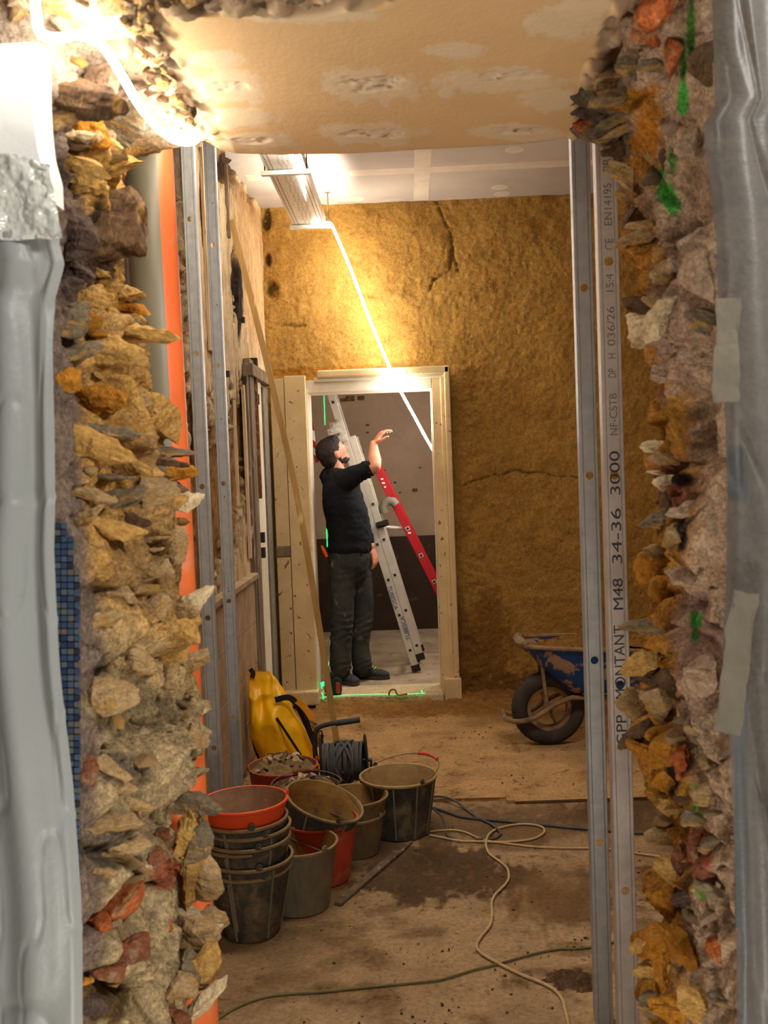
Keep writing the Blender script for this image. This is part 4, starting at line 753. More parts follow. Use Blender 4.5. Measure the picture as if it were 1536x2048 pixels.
tape('tape_strip', [(1464, 1180), (1520, 1186), (1478, 1470), (1426, 1462)], M['tape2'], 'longer pale tape strip at the edge of the right plastic sheet, lower one', 9, Y=1.285, amp=.002)

# ------------------------------------------------------------------ cable tray, light rope
TZ = 3.085
xa, xb_ = atz(520, 312, TZ)[0], atz(603, 312, TZ)[0]; ye = atz(655, 450, TZ)[1]
tr = tag(empty('cable_tray', ((xa+xb_)/2, 5.2, TZ)), 'perforated white metal cable tray hanging below the far ceiling', 'cable tray')
wt = xb_-xa; y0_, y1_ = 3.4-5.2, ye-5.2
b = MB(); b.box((0, (y0_+y1_)/2, 0), (wt, y1_-y0_, .0012)); b.box((-wt/2, (y0_+y1_)/2, .027), (.0014, y1_-y0_, .055)); b.box((wt/2, (y0_+y1_)/2, .027), (.0014, y1_-y0_, .055)); b.done('tray_base', M['tray'], tr)
b = MB(); y = 4.6-5.2
while y < y1_-.02:
    for fx in (-.43, -.33, .33, .43): b.box((wt*fx, y, -.0008), (.005, .013, .0006))
    for fx in (-.12, 0, .12): b.box((wt*fx+.004*((int(y*100)) % 3), y, -.0008), (.014, .003, .0006))
    y += .026
tag(b.done('slots', M['hole'], tr), kind='stuff')
for py_, ya in ((350, None), (457, None)):
    c0, c1 = atz(522 if py_ == 350 else 580, py_, TZ-.02), atz(622 if py_ == 350 else 664, py_-3 if py_ == 457 else py_-4, TZ-.02); Yc = (c0[1]+c1[1])/2
    q = MB(); q.box(((c0[0]+c1[0])/2-(xa+xb_)/2, Yc-5.2, -.014), (c1[0]-c0[0], .035, .022), None, .002); q.box(((c0[0]+c1[0])/2-(xa+xb_)/2, Yc-5.2-.018, -.014), (c1[0]-c0[0], .003, .004)); q.done('support_rail', M['tray'], tr)
    for s in (c0[0]+.02, c1[0]-.02):
        q = MB(); q.tube([(s-(xa+xb_)/2, Yc-5.2, -.02), (s-(xa+xb_)/2, Yc-5.2, ZC-TZ)], .004, 8); q.box((s-(xa+xb_)/2, Yc-5.2, ZC-TZ-.003), (.03, .02, .005)); q.done('hanger_rod', M['oldwood'], tr)
def rope(pts, r, label, n=8, m='led'):
    b = MB(); b.tube(spline(pts, 8), r, n); return tag(b.done('light_rope', M[m], None, True), label, 'light rope', 'LED light ropes')
rope([at(58, -260, 1.22), at(66, -60, 1.25), at(72, 20, 1.27), at(82, 66, 1.29), at(118, 76, 1.31), at(160, 70, 1.33), at(205, 92, 1.40), at(243, 150, 1.47), at(285, 220, 1.58), at(325, 264, 1.72), at(358, 283, 1.86), at(385, 284, 1.96), at(398, 270, 2.02), at(396, 240, 2.1)], .0062, 'glowing LED light rope curving over the top of the left rubble', m='led2')
rope([at(566, 292, 4.5), at(578, 304, 4.72), at(590, 316, 4.86), at(600, 314, 4.92), at(604, 350, 5.25), at(610, 390, 5.65), at(622, 425, 6.05), at(636, 446, 6.26), at(650, 446, 6.30), at(661, 447, 6.30), at(668, 460, 6.31), at(700, 535, 6.37), at(740, 640, 6.42), at(782, 742, 6.43), at(800, 780, 6.44), at(830, 835, 6.64), at(862, 893, 6.84), at(900, 950, 7.0), at(960, 960, 7.1)], .0085, 'glowing LED light rope running from the cable tray down through the doorway')

# ------------------------------------------------------------------ buckets
M['rub'] = mat('black_rubber_muddy', srgb(58, 54, 48), srgb(88, 80, 66), c3=srgb(138, 120, 86), thr=.5, grit=.3, gscale=60, c3scale=11, scale=12, bump=.002, bscale=40, rough=.75, sharp=.25)
M['rubg'] = mat('grey_rubber_muddy', srgb(128, 120, 98), srgb(96, 90, 74), c3=srgb(150, 130, 94), thr=.58, c3scale=14, scale=14, bump=.002, bscale=40, rough=.8, stretch=(1, 1, .35), sharp=.25)
M['rubb'] = mat('brown_muddy_rubber', srgb(128, 106, 72), srgb(96, 80, 56), c3=srgb(150, 120, 76), thr=.6, c3scale=12, scale=12, bump=.002, bscale=40, rough=.85, sharp=.25)
M['lin'] = mat('dried_mud_lining', srgb(170, 132, 70), srgb(136, 102, 52), c3=srgb(104, 90, 66), thr=.58, c3scale=12, scale=10, bump=.003, bscale=50, rough=.95)
M['linb'] = mat('pale_mud_lining', srgb(184, 156, 108), srgb(160, 128, 80), c3=srgb(120, 100, 70), thr=.62, scale=10, bump=.003, bscale=50, rough=.95)
M['linp'] = mat('pinkish_dust_lining', srgb(176, 136, 108), srgb(148, 116, 88), c3=srgb(206, 130, 94), thr=.63, c3scale=9, scale=24, bump=.002, bscale=90, rough=.95)
M['red'] = mat('red_plastic_muddy', srgb(196, 78, 50), srgb(176, 66, 42), c3=srgb(178, 112, 78), thr=.55, c3scale=12, scale=10, bump=.001, rough=.6)
M['ored'] = mat('orange_red_plastic', srgb(232, 84, 40), srgb(222, 72, 32), c3=srgb(226, 128, 84), thr=.66, c3scale=14, scale=8, rough=.5)
M['wire'] = mat('dull_wire', srgb(120, 108, 92), rough=.6, metal=.3); M['rimy'] = mat('rubbed_rim', srgb(150, 124, 82), srgb(120, 100, 70), scale=20, rough=.85)
def bucket(loc, R, r, h, mo, mi, label, tilt=(0, 0, 0), ear=0.0, handle=1.25, grip=None, ribs=0, group='builders buckets beside the left wall', squash=1.0, n=44, hs=1.0, rim=None, cat='bucket'):
    t = tag(empty('bucket', loc, tilt), label, cat, group)
    th = .004
    pr = [(0, 0), (r-.006, 0), (r, .005), (r+(R-r)*.5, h*.5), (R-.003, h-.016), (R-.002, h-.014), (R+.004, h-.010), (R+.005, h-.003), (R+.001, h), (R-.004, h-.002), (R-.005, h-.012), (r+(R-r)*.5-th, h*.5), (r-th, .008), (0, .007)]
    mi_ = [0]*4+[0, 2, 2, 2, 2]+[1]*4
    b = MB(); b.lathe(pr, n, mi_)
    o = b.done('shell', [M[mo], M[mi], M[rim or 'rimy']], t, True); o.scale = (1, squash, 1)
    for k in range(ribs):
        a = 2*math.pi*k/ribs+.2; q = MB(); q.bar(((r+.003)*math.cos(a), (r+.003)*math.sin(a)*squash, .01), ((R+.0)*math.cos(a), (R+.0)*math.sin(a)*squash, h-.015), .007, .006, (math.cos(a), math.sin(a), 0)); q.done('rib', M['rubg' if mo == 'rub' else mo], t)
    for s in (0, math.pi):
        a = ear+s; q = MB(); q.lathe([(0, -.003), (.010, -.003), (.0125, 0), (.010, .003), (0, .003)], 16)
        e = q.done('ear', M[mo], t, True); e.location = ((R+.003)*math.cos(a), (R+.003)*math.sin(a)*squash, h+.004); e.rotation_euler = (math.pi/2, 0, a+math.pi/2)
    if handle is not None:
        ax = np.array([math.cos(ear), math.sin(ear), 0]); sd = np.array([-math.sin(ear), math.cos(ear), 0]); up = sd*math.sin(handle)+np.array([0, 0, 1])*math.cos(handle)
        pts = [np.array([0, 0, h+.006])+ax*(R+.008)*math.cos(u)+up*(R+.012)*hs*math.sin(u) for u in np.linspace(0, math.pi, 25)]
        w_ = MB().tube(pts, .0024, 6).done('handle', M['wire'], t, True)
        if grip: MB().tube(pts[9:16], .008, 8).done('grip', M[grip], w_, True)
    return t
gs = lambda x, y, z=0.0: atz(x, y, z)
# the nested stack in front, lowest first
c0 = gs(500, 1893)+np.array([0, .105, 0]); SX, SY = c0[0]-.012, c0[1]
z = 0.0
names = [('lowest', 'rub'), ('second from the floor', 'rub'), ('third from the floor', 'rub'), ('fourth from the floor', 'rub'), ('third from the top', 'rub'), ('just under the orange one', 'rub')]
zz = [.0, .036, .085, .103, .137, .168]
for i, ((nm, mm), z) in enumerate(zip(names, zz)):
    bucket((SX+.005*math.sin(i*2), SY+.004*math.cos(i*3), z), .142, .096, .235, mm, 'lin', 'muddy black bucket, %s in the nested stack' % nm, tilt=(0, [0, .010, -.010, .008, -.008, -.012][i], 0), ear=[-1.05, -1.2, -.9, -1.15, -1.0, -1.25][i], handle=[2.5, 2.35, 2.6, 2.4, 2.5, None][i], ribs=6, hs=.42)
bucket((SX-.004, SY, .225), .147, .096, .232, 'ored', 'linp', 'bright orange bucket with pinkish dust inside, on top of the nested stack', tilt=(-.012, -.02, 0), ear=.25, handle=None, rim='ored')
def onfloor(px, py, r): p = gs(px, py); return (p[0], p[1]+r, 0)
g = onfloor(594, 1838, .105); bucket(g, .142, .105, .265, 'rubg', 'lin', 'grey mud-streaked bucket standing open right of the nested stack', ear=-.75, handle=1.9, hs=.75, ear_=None) if False else bucket((g[0], g[1], 0), .140, .105, .238, 'rubg', 'lin', 'grey mud-streaked bucket standing open right of the nested stack', ear=-.75, handle=2.2, hs=.8)
g = onfloor(640, 1778, .10); bucket((g[0]-.0, g[1]+.0, 0), .142, .105, .235, 'red', 'lin', 'red bucket half hidden behind the grey bucket', ear=-.95, handle=1.9, hs=.8, rim='red')
RX, RY = g[0], g[1]
bucket((RX-.055, RY+.02, .085), .150, .105, .235, 'rub', 'lin', 'black bucket tipped to the right, sitting inside the red bucket', tilt=(.12, .34, 0), ear=-1.1, handle=1.7, hs=.9, ribs=6)
g = onfloor(706, 1722, .10); bucket((g[0], g[1], 0), .128, .102, .165, 'rubb', 'lin', 'brown mud-caked bucket nested under another, left of the large black bucket', ear=-.5, handle=-2.2, grip='red', hs=.6)
bucket((g[0]+.004, g[1]+.004, .030), .138, .098, .205, 'rubb', 'lin', 'brown mud-caked upper bucket of the pair left of the large black bucket', ear=.35, handle=None)
g = onfloor(800, 1684, .115); bucket((g[0], g[1], 0), .162, .122, .25, 'rub', 'linb', 'large black ribbed bucket standing rightmost of the buckets', ear=-.9, handle=1.35, ribs=10, grip='red', rim='linb', hs=1.05)
M['rubble'] = mat('rubble_soil', srgb(142, 112, 74), srgb(104, 78, 50), c3=srgb(170, 140, 100), thr=.6, scale=30, bump=.004, bscale=80, rough=.95)
def rubble_bucket(loc, R, r, h, mo, label, seed, nch, hd):
    t = bucket(loc, R, r, h, mo, 'rubble', label, ear=hd, handle=1.5 if seed == 5 else None, grip='brickd' if seed == 5 else None, rim=mo)
    n = 60; a = np.linspace(-1, 1, n); A, B = np.meshgrid(a, a); Q = np.stack([A.ravel()*R, B.ravel()*R, np.zeros(n*n)], 1); rr = np.hypot(A, B).ravel()
    Q[:, 2] = h-.03+.055*(1-rr**2)+.02*fbm(Q, 26, 4, seed)+.008*fbm(Q, 90, 3, seed)
    f = grid_mesh('soil_heap', Q, n, n, M['rubble'], mask=rr > .96); f.location = loc; tag(f, 'heap of brown soil and mortar filling the '+label, 'soil', kind='stuff')
    rg = random.Random(seed)
    for i in range(nch):
        a_ = rg.uniform(0, 6.28); q = rg.uniform(0, .85)*R; s = rg.uniform(.018, .05)
        o = link('chunk', stone_mesh(2000+seed*40+i, True, (s*1.4, s, s*.5), 5), M[rg.choice(['tan', 'tan', 'brown', 'pale', 'pink', 'rubble'])], f)
        o.location = (q*math.cos(a_), q*math.sin(a_), h-.03+.055*(1-(q/R)**2)+.006); o.rotation_euler = (rg.uniform(-.8, .8), rg.uniform(-.8, .8), rg.uniform(0, 6))
    return t
g = gs(566, 1648); rubble_bucket((at(567, 1570, 4.42)[0]-.0, 4.42, 0), .155, .12, .24, 'red', 'red bucket heaped with rubble in front of the yellow bag', 4, 26, .4)
rubble_bucket((at(612, 1570, 4.12)[0], 4.13, 0), .140, .11, .235, 'rub', 'black bucket of rubble with a wire handle, behind the tipped bucket', 5, 18, .1)

# ------------------------------------------------------------------ cable reel
cr = tag(empty('cable_reel', (at(688, 1560, 4.62)[0], 4.62, 0)), 'black cable reel with a bent tube handle behind the buckets', 'cable reel')
M['blk'] = mat('black_plastic', srgb(44, 44, 46), srgb(58, 57, 56), scale=8, rough=.5); M['cabg'] = mat('dark_grey_cable', srgb(70, 68, 66), srgb(88, 84, 80), scale=12, rough=.65)
RC = .185
for s in (-.105, .105):
    o = MB().lathe([(0, -.004), (.118, -.004), (.124, 0), (.118, .005), (0, .005)], 40).done('flange', M['blk'], cr, True); o.rotation_euler = (0, math.pi/2, .12); o.location = (s, s*.12, RC)
b = MB()
for i in range(15):
    a0 = random.uniform(0, 6); x0 = -.09+.0125*i; tl_ = random.uniform(-.15, .15)
    b.tube([(x0+tl_*.06*math.sin(a*1.0+a0), .085*math.cos(a)+x0*.12, RC+.085*math.sin(a)) for a in np.linspace(0, 2*math.pi, 28)], .0075, 6)
for i in range(5):
    a0 = random.uniform(0, 6); b.tube([(random.uniform(-.05, .05)*0+.05*math.sin(a+a0), .094*math.cos(a), RC+.094*math.sin(a)) for a in np.linspace(0, 2*math.pi, 28)], .0075, 6)
b.done('wound_cable', M['cabg'], cr, True)
b = MB(); b.tube(spline([(-.125, .0, .02), (-.13, 0, .20), (-.13, -.0, .30), (-.115, 0, .345), (-.06, 0, .365), (.02, 0, .375)], 6), .011, 10); b.tube([(-.14, .10, .012), (-.14, -.12, .012)], .010, 8); b.tube([(.13, .10, .012), (.13, -.12, .012)], .010, 8); b.tube([(.13, 0, .02), (.13, 0, .19), (-.13, 0, .19)], .010, 8); b.done('frame', M['blk'], cr, True)
MB().tube([(-.03, 0, .368), (.085, 0, .382)], .014, 10).done('grip', M['blk'], cr, True)

# ------------------------------------------------------------------ yellow dry bag leaning on the left wall
M['yel'] = mat('yellow_tarpaulin', srgb(250, 188, 16), srgb(244, 174, 10), scale=3, rough=.38, spec=.45, bump=.0015, bscale=14)
M['web'] = mat('black_webbing', srgb(34, 32, 32), rough=.8); M['orng'] = mat('orange_padding', srgb(216, 138, 14), rough=.6); M['refl'] = mat('grey_reflective', srgb(130, 122, 110), rough=.4)
BY = 5.12
bag = tag(empty('dry_bag', tuple(at(590, 1540, BY))), 'yellow roll-top dry bag with black straps leaning on the left wall', 'bag'); O_ = np.array(bag.location)
def outl(t):
    L = np.array([(497, 1341), (499, 1400), (500, 1440), (502, 1472), (520, 1510), (545, 1546)]); R_ = np.array([(541, 1343), (572, 1388), (590, 1428), (614, 1464), (632, 1502), (643, 1552)])
    u = np.linspace(0, 1, 6); return [np.interp(t, u, L[:, 0]), np.interp(t, u, L[:, 1])], [np.interp(t, u, R_[:, 0]), np.interp(t, u, R_[:, 1])]
nv, nu = 90, 72; Q = np.zeros((nv, nu, 3))
for i in range(nv):
    t = i/(nv-1); l, r2 = outl(t); a, c = at(*l, BY), at(*r2, BY); m_ = (a+c)/2; hx = (c-a)/2; dp = .016+.095*sstep(0, .45, t)
    if i < 5: dp *= .5+.1*i
    if i >= nv-4: k = 1-(i-(nv-4))/4*.9; hx = hx*k; dp *= k
    for k in range(nu):
        an = 2*math.pi*k/nu; ca, sa = math.cos(an), math.sin(an); q = abs(ca)**.8*np.sign(ca), abs(sa)**.8*np.sign(sa)
        Q[i, k] = m_+hx*q[0]+np.array([0, 1, 0])*dp*q[1]
Qf = Q.reshape(-1, 3); tt = np.repeat(np.linspace(0, 1, nv), nu); W = Qf*np.array([1.3, 1, .5]); fo = fbm(W, 11, 3, 5); fr = 1-np.abs(fbm(W, 8, 2, 9))*3
Qf[:, 1] -= np.sign(BY-Qf[:, 1])*(.018*fo+.018*np.clip(fr, 0, 1))*(1-.6*sstep(.3, .9, tt)); Qf[:, 2] += .006*fo
xx, yy_ = proj(Qf); Qf[:, 1] += .03*np.exp(-((xx-522-0.05*(yy_-1400))/7)**2-((yy_-1410)/50)**2)*(Qf[:, 1] < BY)-.02*np.exp(-((xx-545-.3*(yy_-1430))/9)**2-((yy_-1440)/40)**2)*(Qf[:, 1] < BY)
Qr = np.concatenate([Qf.reshape(nv, nu, 3), Qf.reshape(nv, nu, 3)[:, :1]], 1).reshape(-1, 3)-O_
grid_mesh('bag_body', Qr, nv, nu+1, M['yel'], parent=bag)
def strap(pts, wd, m, name, off=.115, par=bag, th=.003):
    P = spline([np.array(at(x, y, BY-o))-O_ for x, y, o in pts], 8); b = MB()
    rows = []
    for i, p in enumerate(P):
        t = P[min(i+1, len(P)-1)]-P[max(i-1, 0)]; s = np.array([t[2], 0, -t[0]]); s /= max(1e-6, np.linalg.norm(s)); rows.append([b.b.verts.new(p+s*wd/2), b.b.verts.new(p-s*wd/2), b.b.verts.new(p-s*wd/2+np.array([0, th, 0])), b.b.verts.new(p+s*wd/2+np.array([0, th, 0]))])
    for i in range(len(rows)-1):
        for k in range(4): b.b.faces.new((rows[i][k], rows[i][(k+1) % 4], rows[i+1][(k+1) % 4], rows[i+1][k]))
    b.b.faces.new(rows[0]); b.b.faces.new(rows[-1][::-1]); return b.done(name, m, par)
strap([(553, 1436, .135), (574, 1468, .148), (598, 1505, .15), (614, 1532, .14)], .013, M['web'], 'zip')
strap([(550, 1400, .10), (575, 1395, .10), (590, 1404, .09), (602, 1425, .06), (618, 1460, .04), (632, 1495, .03)], .030, M['web'], 'back_panel')
sp = strap([(580, 1392, .08), (606, 1412, .10), (624, 1438, .13), (632, 1462, .14), (636, 1478, .13)], .032, M['orng'], 'shoulder_strap')
strap([(578, 1393, .075), (600, 1412, .095), (615, 1440, .12), (624, 1466, .13), (634, 1480, .13)], .012, M['web'], 'strap_edging')
strap([(630, 1448, .142), (634, 1446, .142)], .006, M['refl'], 'reflector'); strap([(619, 1441, .142), (632, 1447, .145)], .008, M['refl'], 'reflector', par=sp); strap([(622, 1451, .144), (635, 1456, .147)], .008, M['refl'], 'reflector', par=sp)
strap([(634, 1478, .13), (630, 1500, .12), (640, 1528, .10), (650, 1545, .10)], .020, M['orng'], 'lower_strap'); strap([(640, 1470, .13), (648, 1495, .12), (656, 1500, .10), (662, 1530, .10)], .016, M['web'], 'strap_tail'); strap([(668, 1500, .09), (668, 1540, .09)], .014, M['web'], 'strap_tail')
MB().tube([np.array(at(x, y, BY-.14))-O_ for x, y in ((634, 1462), (643, 1462), (646, 1472), (644, 1484), (636, 1488), (632, 1476), (634, 1462))], .005, 8).done('buckle', M['blk'], bag, True)
strap([(500, 1338, .03), (506, 1346, .03), (504, 1356, .03)], .024, M['web'], 'roll_clip'); strap([(503, 1470, .02), (516, 1510, .04), (530, 1532, .05)], .02, M['web'], 'base_strap')

# ------------------------------------------------------------------ leaning lath, stick, cables
a, c = atx(463, 440, -.895), gs(680, 1530, .02)
pts = spline([a, atx(490, 560, -.86) if False else a+(c-a)*.25+np.array([.035, 0, -.0]), a+(c-a)*.5+np.array([.055, 0, 0]), a+(c-a)*.75+np.array([.035, 0, 0]), c], 6); b = MB(); rows = []
b = bmesh.new()
for p in pts: rows.append([b.verts.new(p+np.array(v)) for v in ((-.016, -.006, 0), (.016, -.006, 0), (.016, .008, 0), (-.016, .008, 0))])
for i in range(len(rows)-1):
    for k in range(4): b.faces.new((rows[i][k], rows[i][(k+1) % 4], rows[i+1][(k+1) % 4], rows[i+1][k]))
b.faces.new(rows[0]); b.faces.new(rows[-1][::-1]); bmesh.ops.recalc_face_normals(b, faces=b.faces); me = bpy.data.meshes.new('wooden_lath'); b.to_mesh(me); b.free()
tag(link('wooden_lath', me, M['lath']), 'long thin bowed wooden lath leaning against the left wall by the doorway', 'lath')
a, c = gs(676, 1812), gs(822, 1686); b = MB(); m_ = (a+c)/2
b.bar(a+np.array([0, 0, .008]), a+(c-a)*.80+np.array([0, 0, .010]), .030, .012, (0, 0, 1)); b.bar(a+(c-a)*.78+np.array([.01, 0, .008]), c+np.array([0, 0, .006]), .014, .008, (0, 0, 1)); tag(b.done('wood_stick', M['oldwood'], bevel=.002), 'dark splintered strip of wood lying on the floor beside the buckets', 'stick')
def cable(pts, r, m, label, z=None, cat='cable'):
    P = []
    for q in pts:
        x, y = q[0], q[1]; zz_ = (q[2] if len(q) > 2 else 0)+r+.002; p = gs(x, y, zz_)
        if p[1] > 4.52 and p[1] < 4.9: p = gs(x, y, zz_+.018)
        P.append(p)
    b = MB(); b.tube(spline(P, 10), r, 8); return tag(b.done('floor_cable', M[m], None, True), label, cat)
M['beige'] = mat('beige_cable', srgb(196, 166, 118), srgb(176, 146, 100), scale=30, rough=.6); M['green'] = mat('green_hose', srgb(92, 88, 46), srgb(112, 100, 60), scale=20, rough=.6)
Z3 = lambda x, y: (860+x/3.339, 1560+y/3.339)
cable([Z3(0, 345), Z3(60, 338), Z3(160, 334), Z3(240, 350), Z3(310, 382), Z3(380, 405), Z3(480, 420), Z3(700, 446), Z3(900, 454), Z3(1095, 455), Z3(1240, 468), Z3(1400, 492), Z3(1536, 512)], .0042, 'beige', 'beige cable crossing the floor behind the right studs')
cable([Z3(0, 368), Z3(80, 384), Z3(200, 406), Z3(330, 410), Z3(500, 414, ) , Z3(640, 402), Z3(720, 380), Z3(764, 345), Z3(740, 310), Z3(640, 294), Z3(540, 302), Z3(440, 330), (*Z3(390, 370), .008), (*Z3(374, 430), .004), Z3(395, 490), Z3(460, 540), Z3(515, 590), Z3(526, 650), Z3(500, 700), Z3(440, 760), Z3(412, 820), Z3(414, 900), Z3(400, 970), Z3(345, 1040), Z3(314, 1095), Z3(330, 1145), Z3(440, 1215), Z3(600, 1295), Z3(760, 1360), Z3(840, 1410), Z3(885, 1470), Z3(905, 1550), Z3(925, 1630), Z3(960, 1800)], .0048, 'beige', 'beige looping cable winding towards the camera across the floor')
cable([Z3(0, 178), Z3(90, 205), Z3(200, 242), Z3(330, 260), Z3(460, 272), Z3(700, 292), Z3(900, 314), Z3(1095, 330), Z3(1240, 342), Z3(1400, 354), Z3(1520, 356)], .006, 'cabg', 'thick dark grey cable running straight across the floor to the right')
cable([Z3(10, 108), Z3(90, 112), Z3(170, 140), Z3(240, 195), Z3(320, 252), Z3(400, 290), (*Z3(455, 330), .006), Z3(470, 360), Z3(440, 385), Z3(390, 395), Z3(300, 395)], .0055, 'cabg', 'dark grey cable end curling beside the large black bucket')
cable([Z3(20, 190), Z3(70, 230), Z3(98, 290), Z3(105, 350), Z3(125, 378), Z3(160, 390)], .003, 'cabg', 'thin dark cable curving below the large black bucket')
cable([(420, 2050), (470, 2016), (540, 1992), (640, 1984), (740, 1974), (860, 1962), Z3(100, 1325), Z3(300, 1265), Z3(440, 1232), Z3(600, 1185), Z3(760, 1145), Z3(880, 1128), Z3(1000, 1125), Z3(1110, 1110), Z3(1260, 1076), Z3(1400, 1050)], .0035, 'green', 'thin olive green hose snaking across the front of the floor')

# ------------------------------------------------------------------ wheelbarrow
M['wetmud'] = mat('damp_mud', srgb(158, 112, 54), srgb(130, 88, 40), c3=srgb(104, 66, 30), thr=.56, scale=14, bump=.012, bscale=50, fine=.003, grit=.35, gscale=70, rough=.95, spec=.1)
M['blue'] = mat('blue_enamel_worn', srgb(22, 70, 132), srgb(18, 58, 112), c3=srgb(158, 128, 100), thr=.535, c3scale=7, scale=10, rough=.5, bump=.001, sharp=.03)
M['frame'] = mat('mud_caked_tube', srgb(150, 120, 86), srgb(110, 88, 62), c3=srgb(60, 50, 42), thr=.62, c3scale=14, scale=14, rough=.85, bump=.002)
M['tyre'] = mat('black_tyre', srgb(46, 40, 36), srgb(64, 54, 44), c3=srgb(110, 84, 52), thr=.64, c3scale=8, scale=8, rough=.8, bump=.002, sharp=.2); M['rimt'] = mat('rusty_rim', srgb(150, 118, 88), srgb(120, 86, 60), c3=srgb(90, 56, 34), thr=.6, scale=14, rough=.75, bump=.001)
WY = 5.42; wc = at(1097, 1425, WY); wbarrow = tag(empty('wheelbarrow', (wc[0], WY, 0)), 'blue worn wheelbarrow full of ochre mud by the far wall', 'wheelbarrow'); W0 = np.array([wc[0], WY, 0])
WR = .198
wh = MB(); pr = [(.118, -.030), (.135, -.045), (.165, -.048), (.188, -.038), (.198, -.018), (.198, .018), (.188, .038), (.165, .048), (.135, .045), (.118, .030), (.112, 0), (.118, -.030)]
wh.lathe(pr, 56); o = wh.done('tyre', M['tyre'], wbarrow, True); o.location = (0, 0, WR+.018); o.rotation_euler = (math.pi/2, 0, .05)
ty = o
for k in range(40):
    a = 2*math.pi*k/40
    if k == 0: q = MB().box((.198, .012, 0), (.006, .022, .008)).done('tread_block', M['tyre'], ty); qm = q.data
    else: q = bpy.data.objects.new('tread_block', qm); COL.objects.link(q); q.parent = ty
    q.rotation_euler = (0, 0, a)
    # lathe axis is local z
    q.rotation_euler = (0, 0, a)
r_ = MB(); r_.lathe([(.100, -.026), (.120, -.032), (.120, -.026), (.108, -.012), (.108, .012), (.120, .026), (.120, .032), (.100, .026)], 48)
for k in range(4): a = k*math.pi/2+.4; r_.bar((.02*math.cos(a), .02*math.sin(a), -.012), (.108*math.cos(a), .108*math.sin(a), -.012), .018, .004, (0, 0, 1))
r_.lathe([(0, -.045), (.022, -.045), (.024, 0), (.022, .045), (0, .045)], 20); rr_ = r_.done('wheel_rim', M['rimt'], wbarrow, True); rr_.location = (0, 0, WR+.018); rr_.rotation_euler = (math.pi/2, 0, .05)
for s in (-1, 1):
    yo = -.085*s
    P = [at(x, y, WY)-W0 for x, y in ((1008, 1430), (1030, 1435), (1062, 1430), (1085, 1416), (1110, 1400), (1140, 1388), (1165, 1388))]; P = [np.array([p[0], yo, p[2]]) for p in P]; P += [np.array([P[-1][0]+.55, yo*1.7, P[-1][2]+.02]), np.array([P[-1][0]+1.15, yo*2.6, P[-1][2]+.16])]
    MB().tube(spline(P, 5), .0135, 10).done('frame_tube', M['frame'], wbarrow, True)
    P = [at(x, y, WY)-W0 for x, y in ((1080, 1322), (1085, 1365), (1092, 1412))]; MB().tube([(p[0], yo, p[2]) for p in P], .010, 8).done('brace', M['frame'], wbarrow, True)
gx = (at(1008, 1430, WY)-W0); MB().tube([(gx[0], -.095, gx[2]), (gx[0], .095, gx[2])], .0135, 10).done('guard_bar', M['frame'], wbarrow, True)
MB().tube([(0, -.10, WR+.018), (0, .10, WR+.018)], .009, 10).done('axle', M['hole'], wbarrow, True)
for s in (-1, 1): MB().tube([(.62, .12*s, .30), (.66, .16*s, .02), (.86, .16*s, .02), (.92, .15*s, .34)], .012, 8).done('leg', M['frame'], wbarrow, True)
# tub: loft between floor ring and rim ring, open top with a rolled edge
A_ = at(1046, 1297, WY-.2)-W0; B_ = at(1290, 1322, WY-.2)-W0; zr0, zr1 = A_[2], A_[2]-.035; xl = A_[0]; bx0 = (at(1142, 1384, WY-.1)-W0)[0]; bz = (at(1150, 1386, WY-.1)-W0)[2]
def ring(x0, x1, hy0, hy1, z0, z1, n=48):
    out = []
    for k in range(n):
        a = 2*math.pi*k/n; c_, s_ = math.cos(a), math.sin(a); c_ = np.sign(c_)*abs(c_)**.45; s_ = np.sign(s_)*abs(s_)**.45; u = (c_+1)/2
        out.append(np.array([x0+(x1-x0)*u, s_*(hy0+(hy1-hy0)*u), z0+(z1-z0)*u]))
    return out
RT = ring(xl, xl+1.02, .19, .32, zr0, zr1); RB_ = ring(bx0, xl+.86, .12, .20, bz, bz+.01)
b = bmesh.new(); L = []
for t in np.linspace(0, 1, 9): L.append([b.verts.new(RB_[k]*(1-t)+RT[k]*t+np.array([0, 0, -.03*math.sin(t*math.pi)*.5])) for k in range(48)])
b.faces.new(L[0][::-1])
for i in range(8):
    for k in range(48): b.faces.new((L[i][k], L[i][(k+1) % 48], L[i+1][(k+1) % 48], L[i+1][k]))
bmesh.ops.recalc_face_normals(b, faces=b.faces); me = bpy.data.meshes.new('tub'); b.to_mesh(me); b.free(); tub = link('tub', me, M['blue'], wbarrow, True); sm = tub.modifiers.new('s', 'SOLIDIFY'); sm.thickness = .002
MB().tube([tuple(p) for p in RT]+[tuple(RT[0])], .012, 8).done('rolled_rim', M['frame'], wbarrow, True)
n = 90; Au, Bv = np.meshgrid(np.linspace(-1, 1, n), np.linspace(-1, 1, n)); u = (Au.ravel()+1)/2; Q = np.stack([xl+.02+(1.0)*u-.01, Bv.ravel()*(.185+.12*u), np.zeros(n*n)], 1); nn_ = fbm(Q, 14, 4, 7)
Q[:, 2] = zr0+(zr1-zr0)*u-.04*(1-sstep(.0, .25, u))+.008+.05*sstep(.2, .7, u)+.03*nn_-.03*np.abs(Bv.ravel())**3+.012*fbm(Q, 60, 3, 8)
sq_ = np.abs(Au.ravel())**2.6*1.0+np.abs(Bv.ravel())**2.6 > 1.05
mh = grid_mesh('mud_load', Q, n, n, M['wetmud'], mask=sq_); mh.location = tuple(W0); tag(mh, 'load of ochre mud heaped in the blue wheelbarrow', 'mud', kind='stuff')
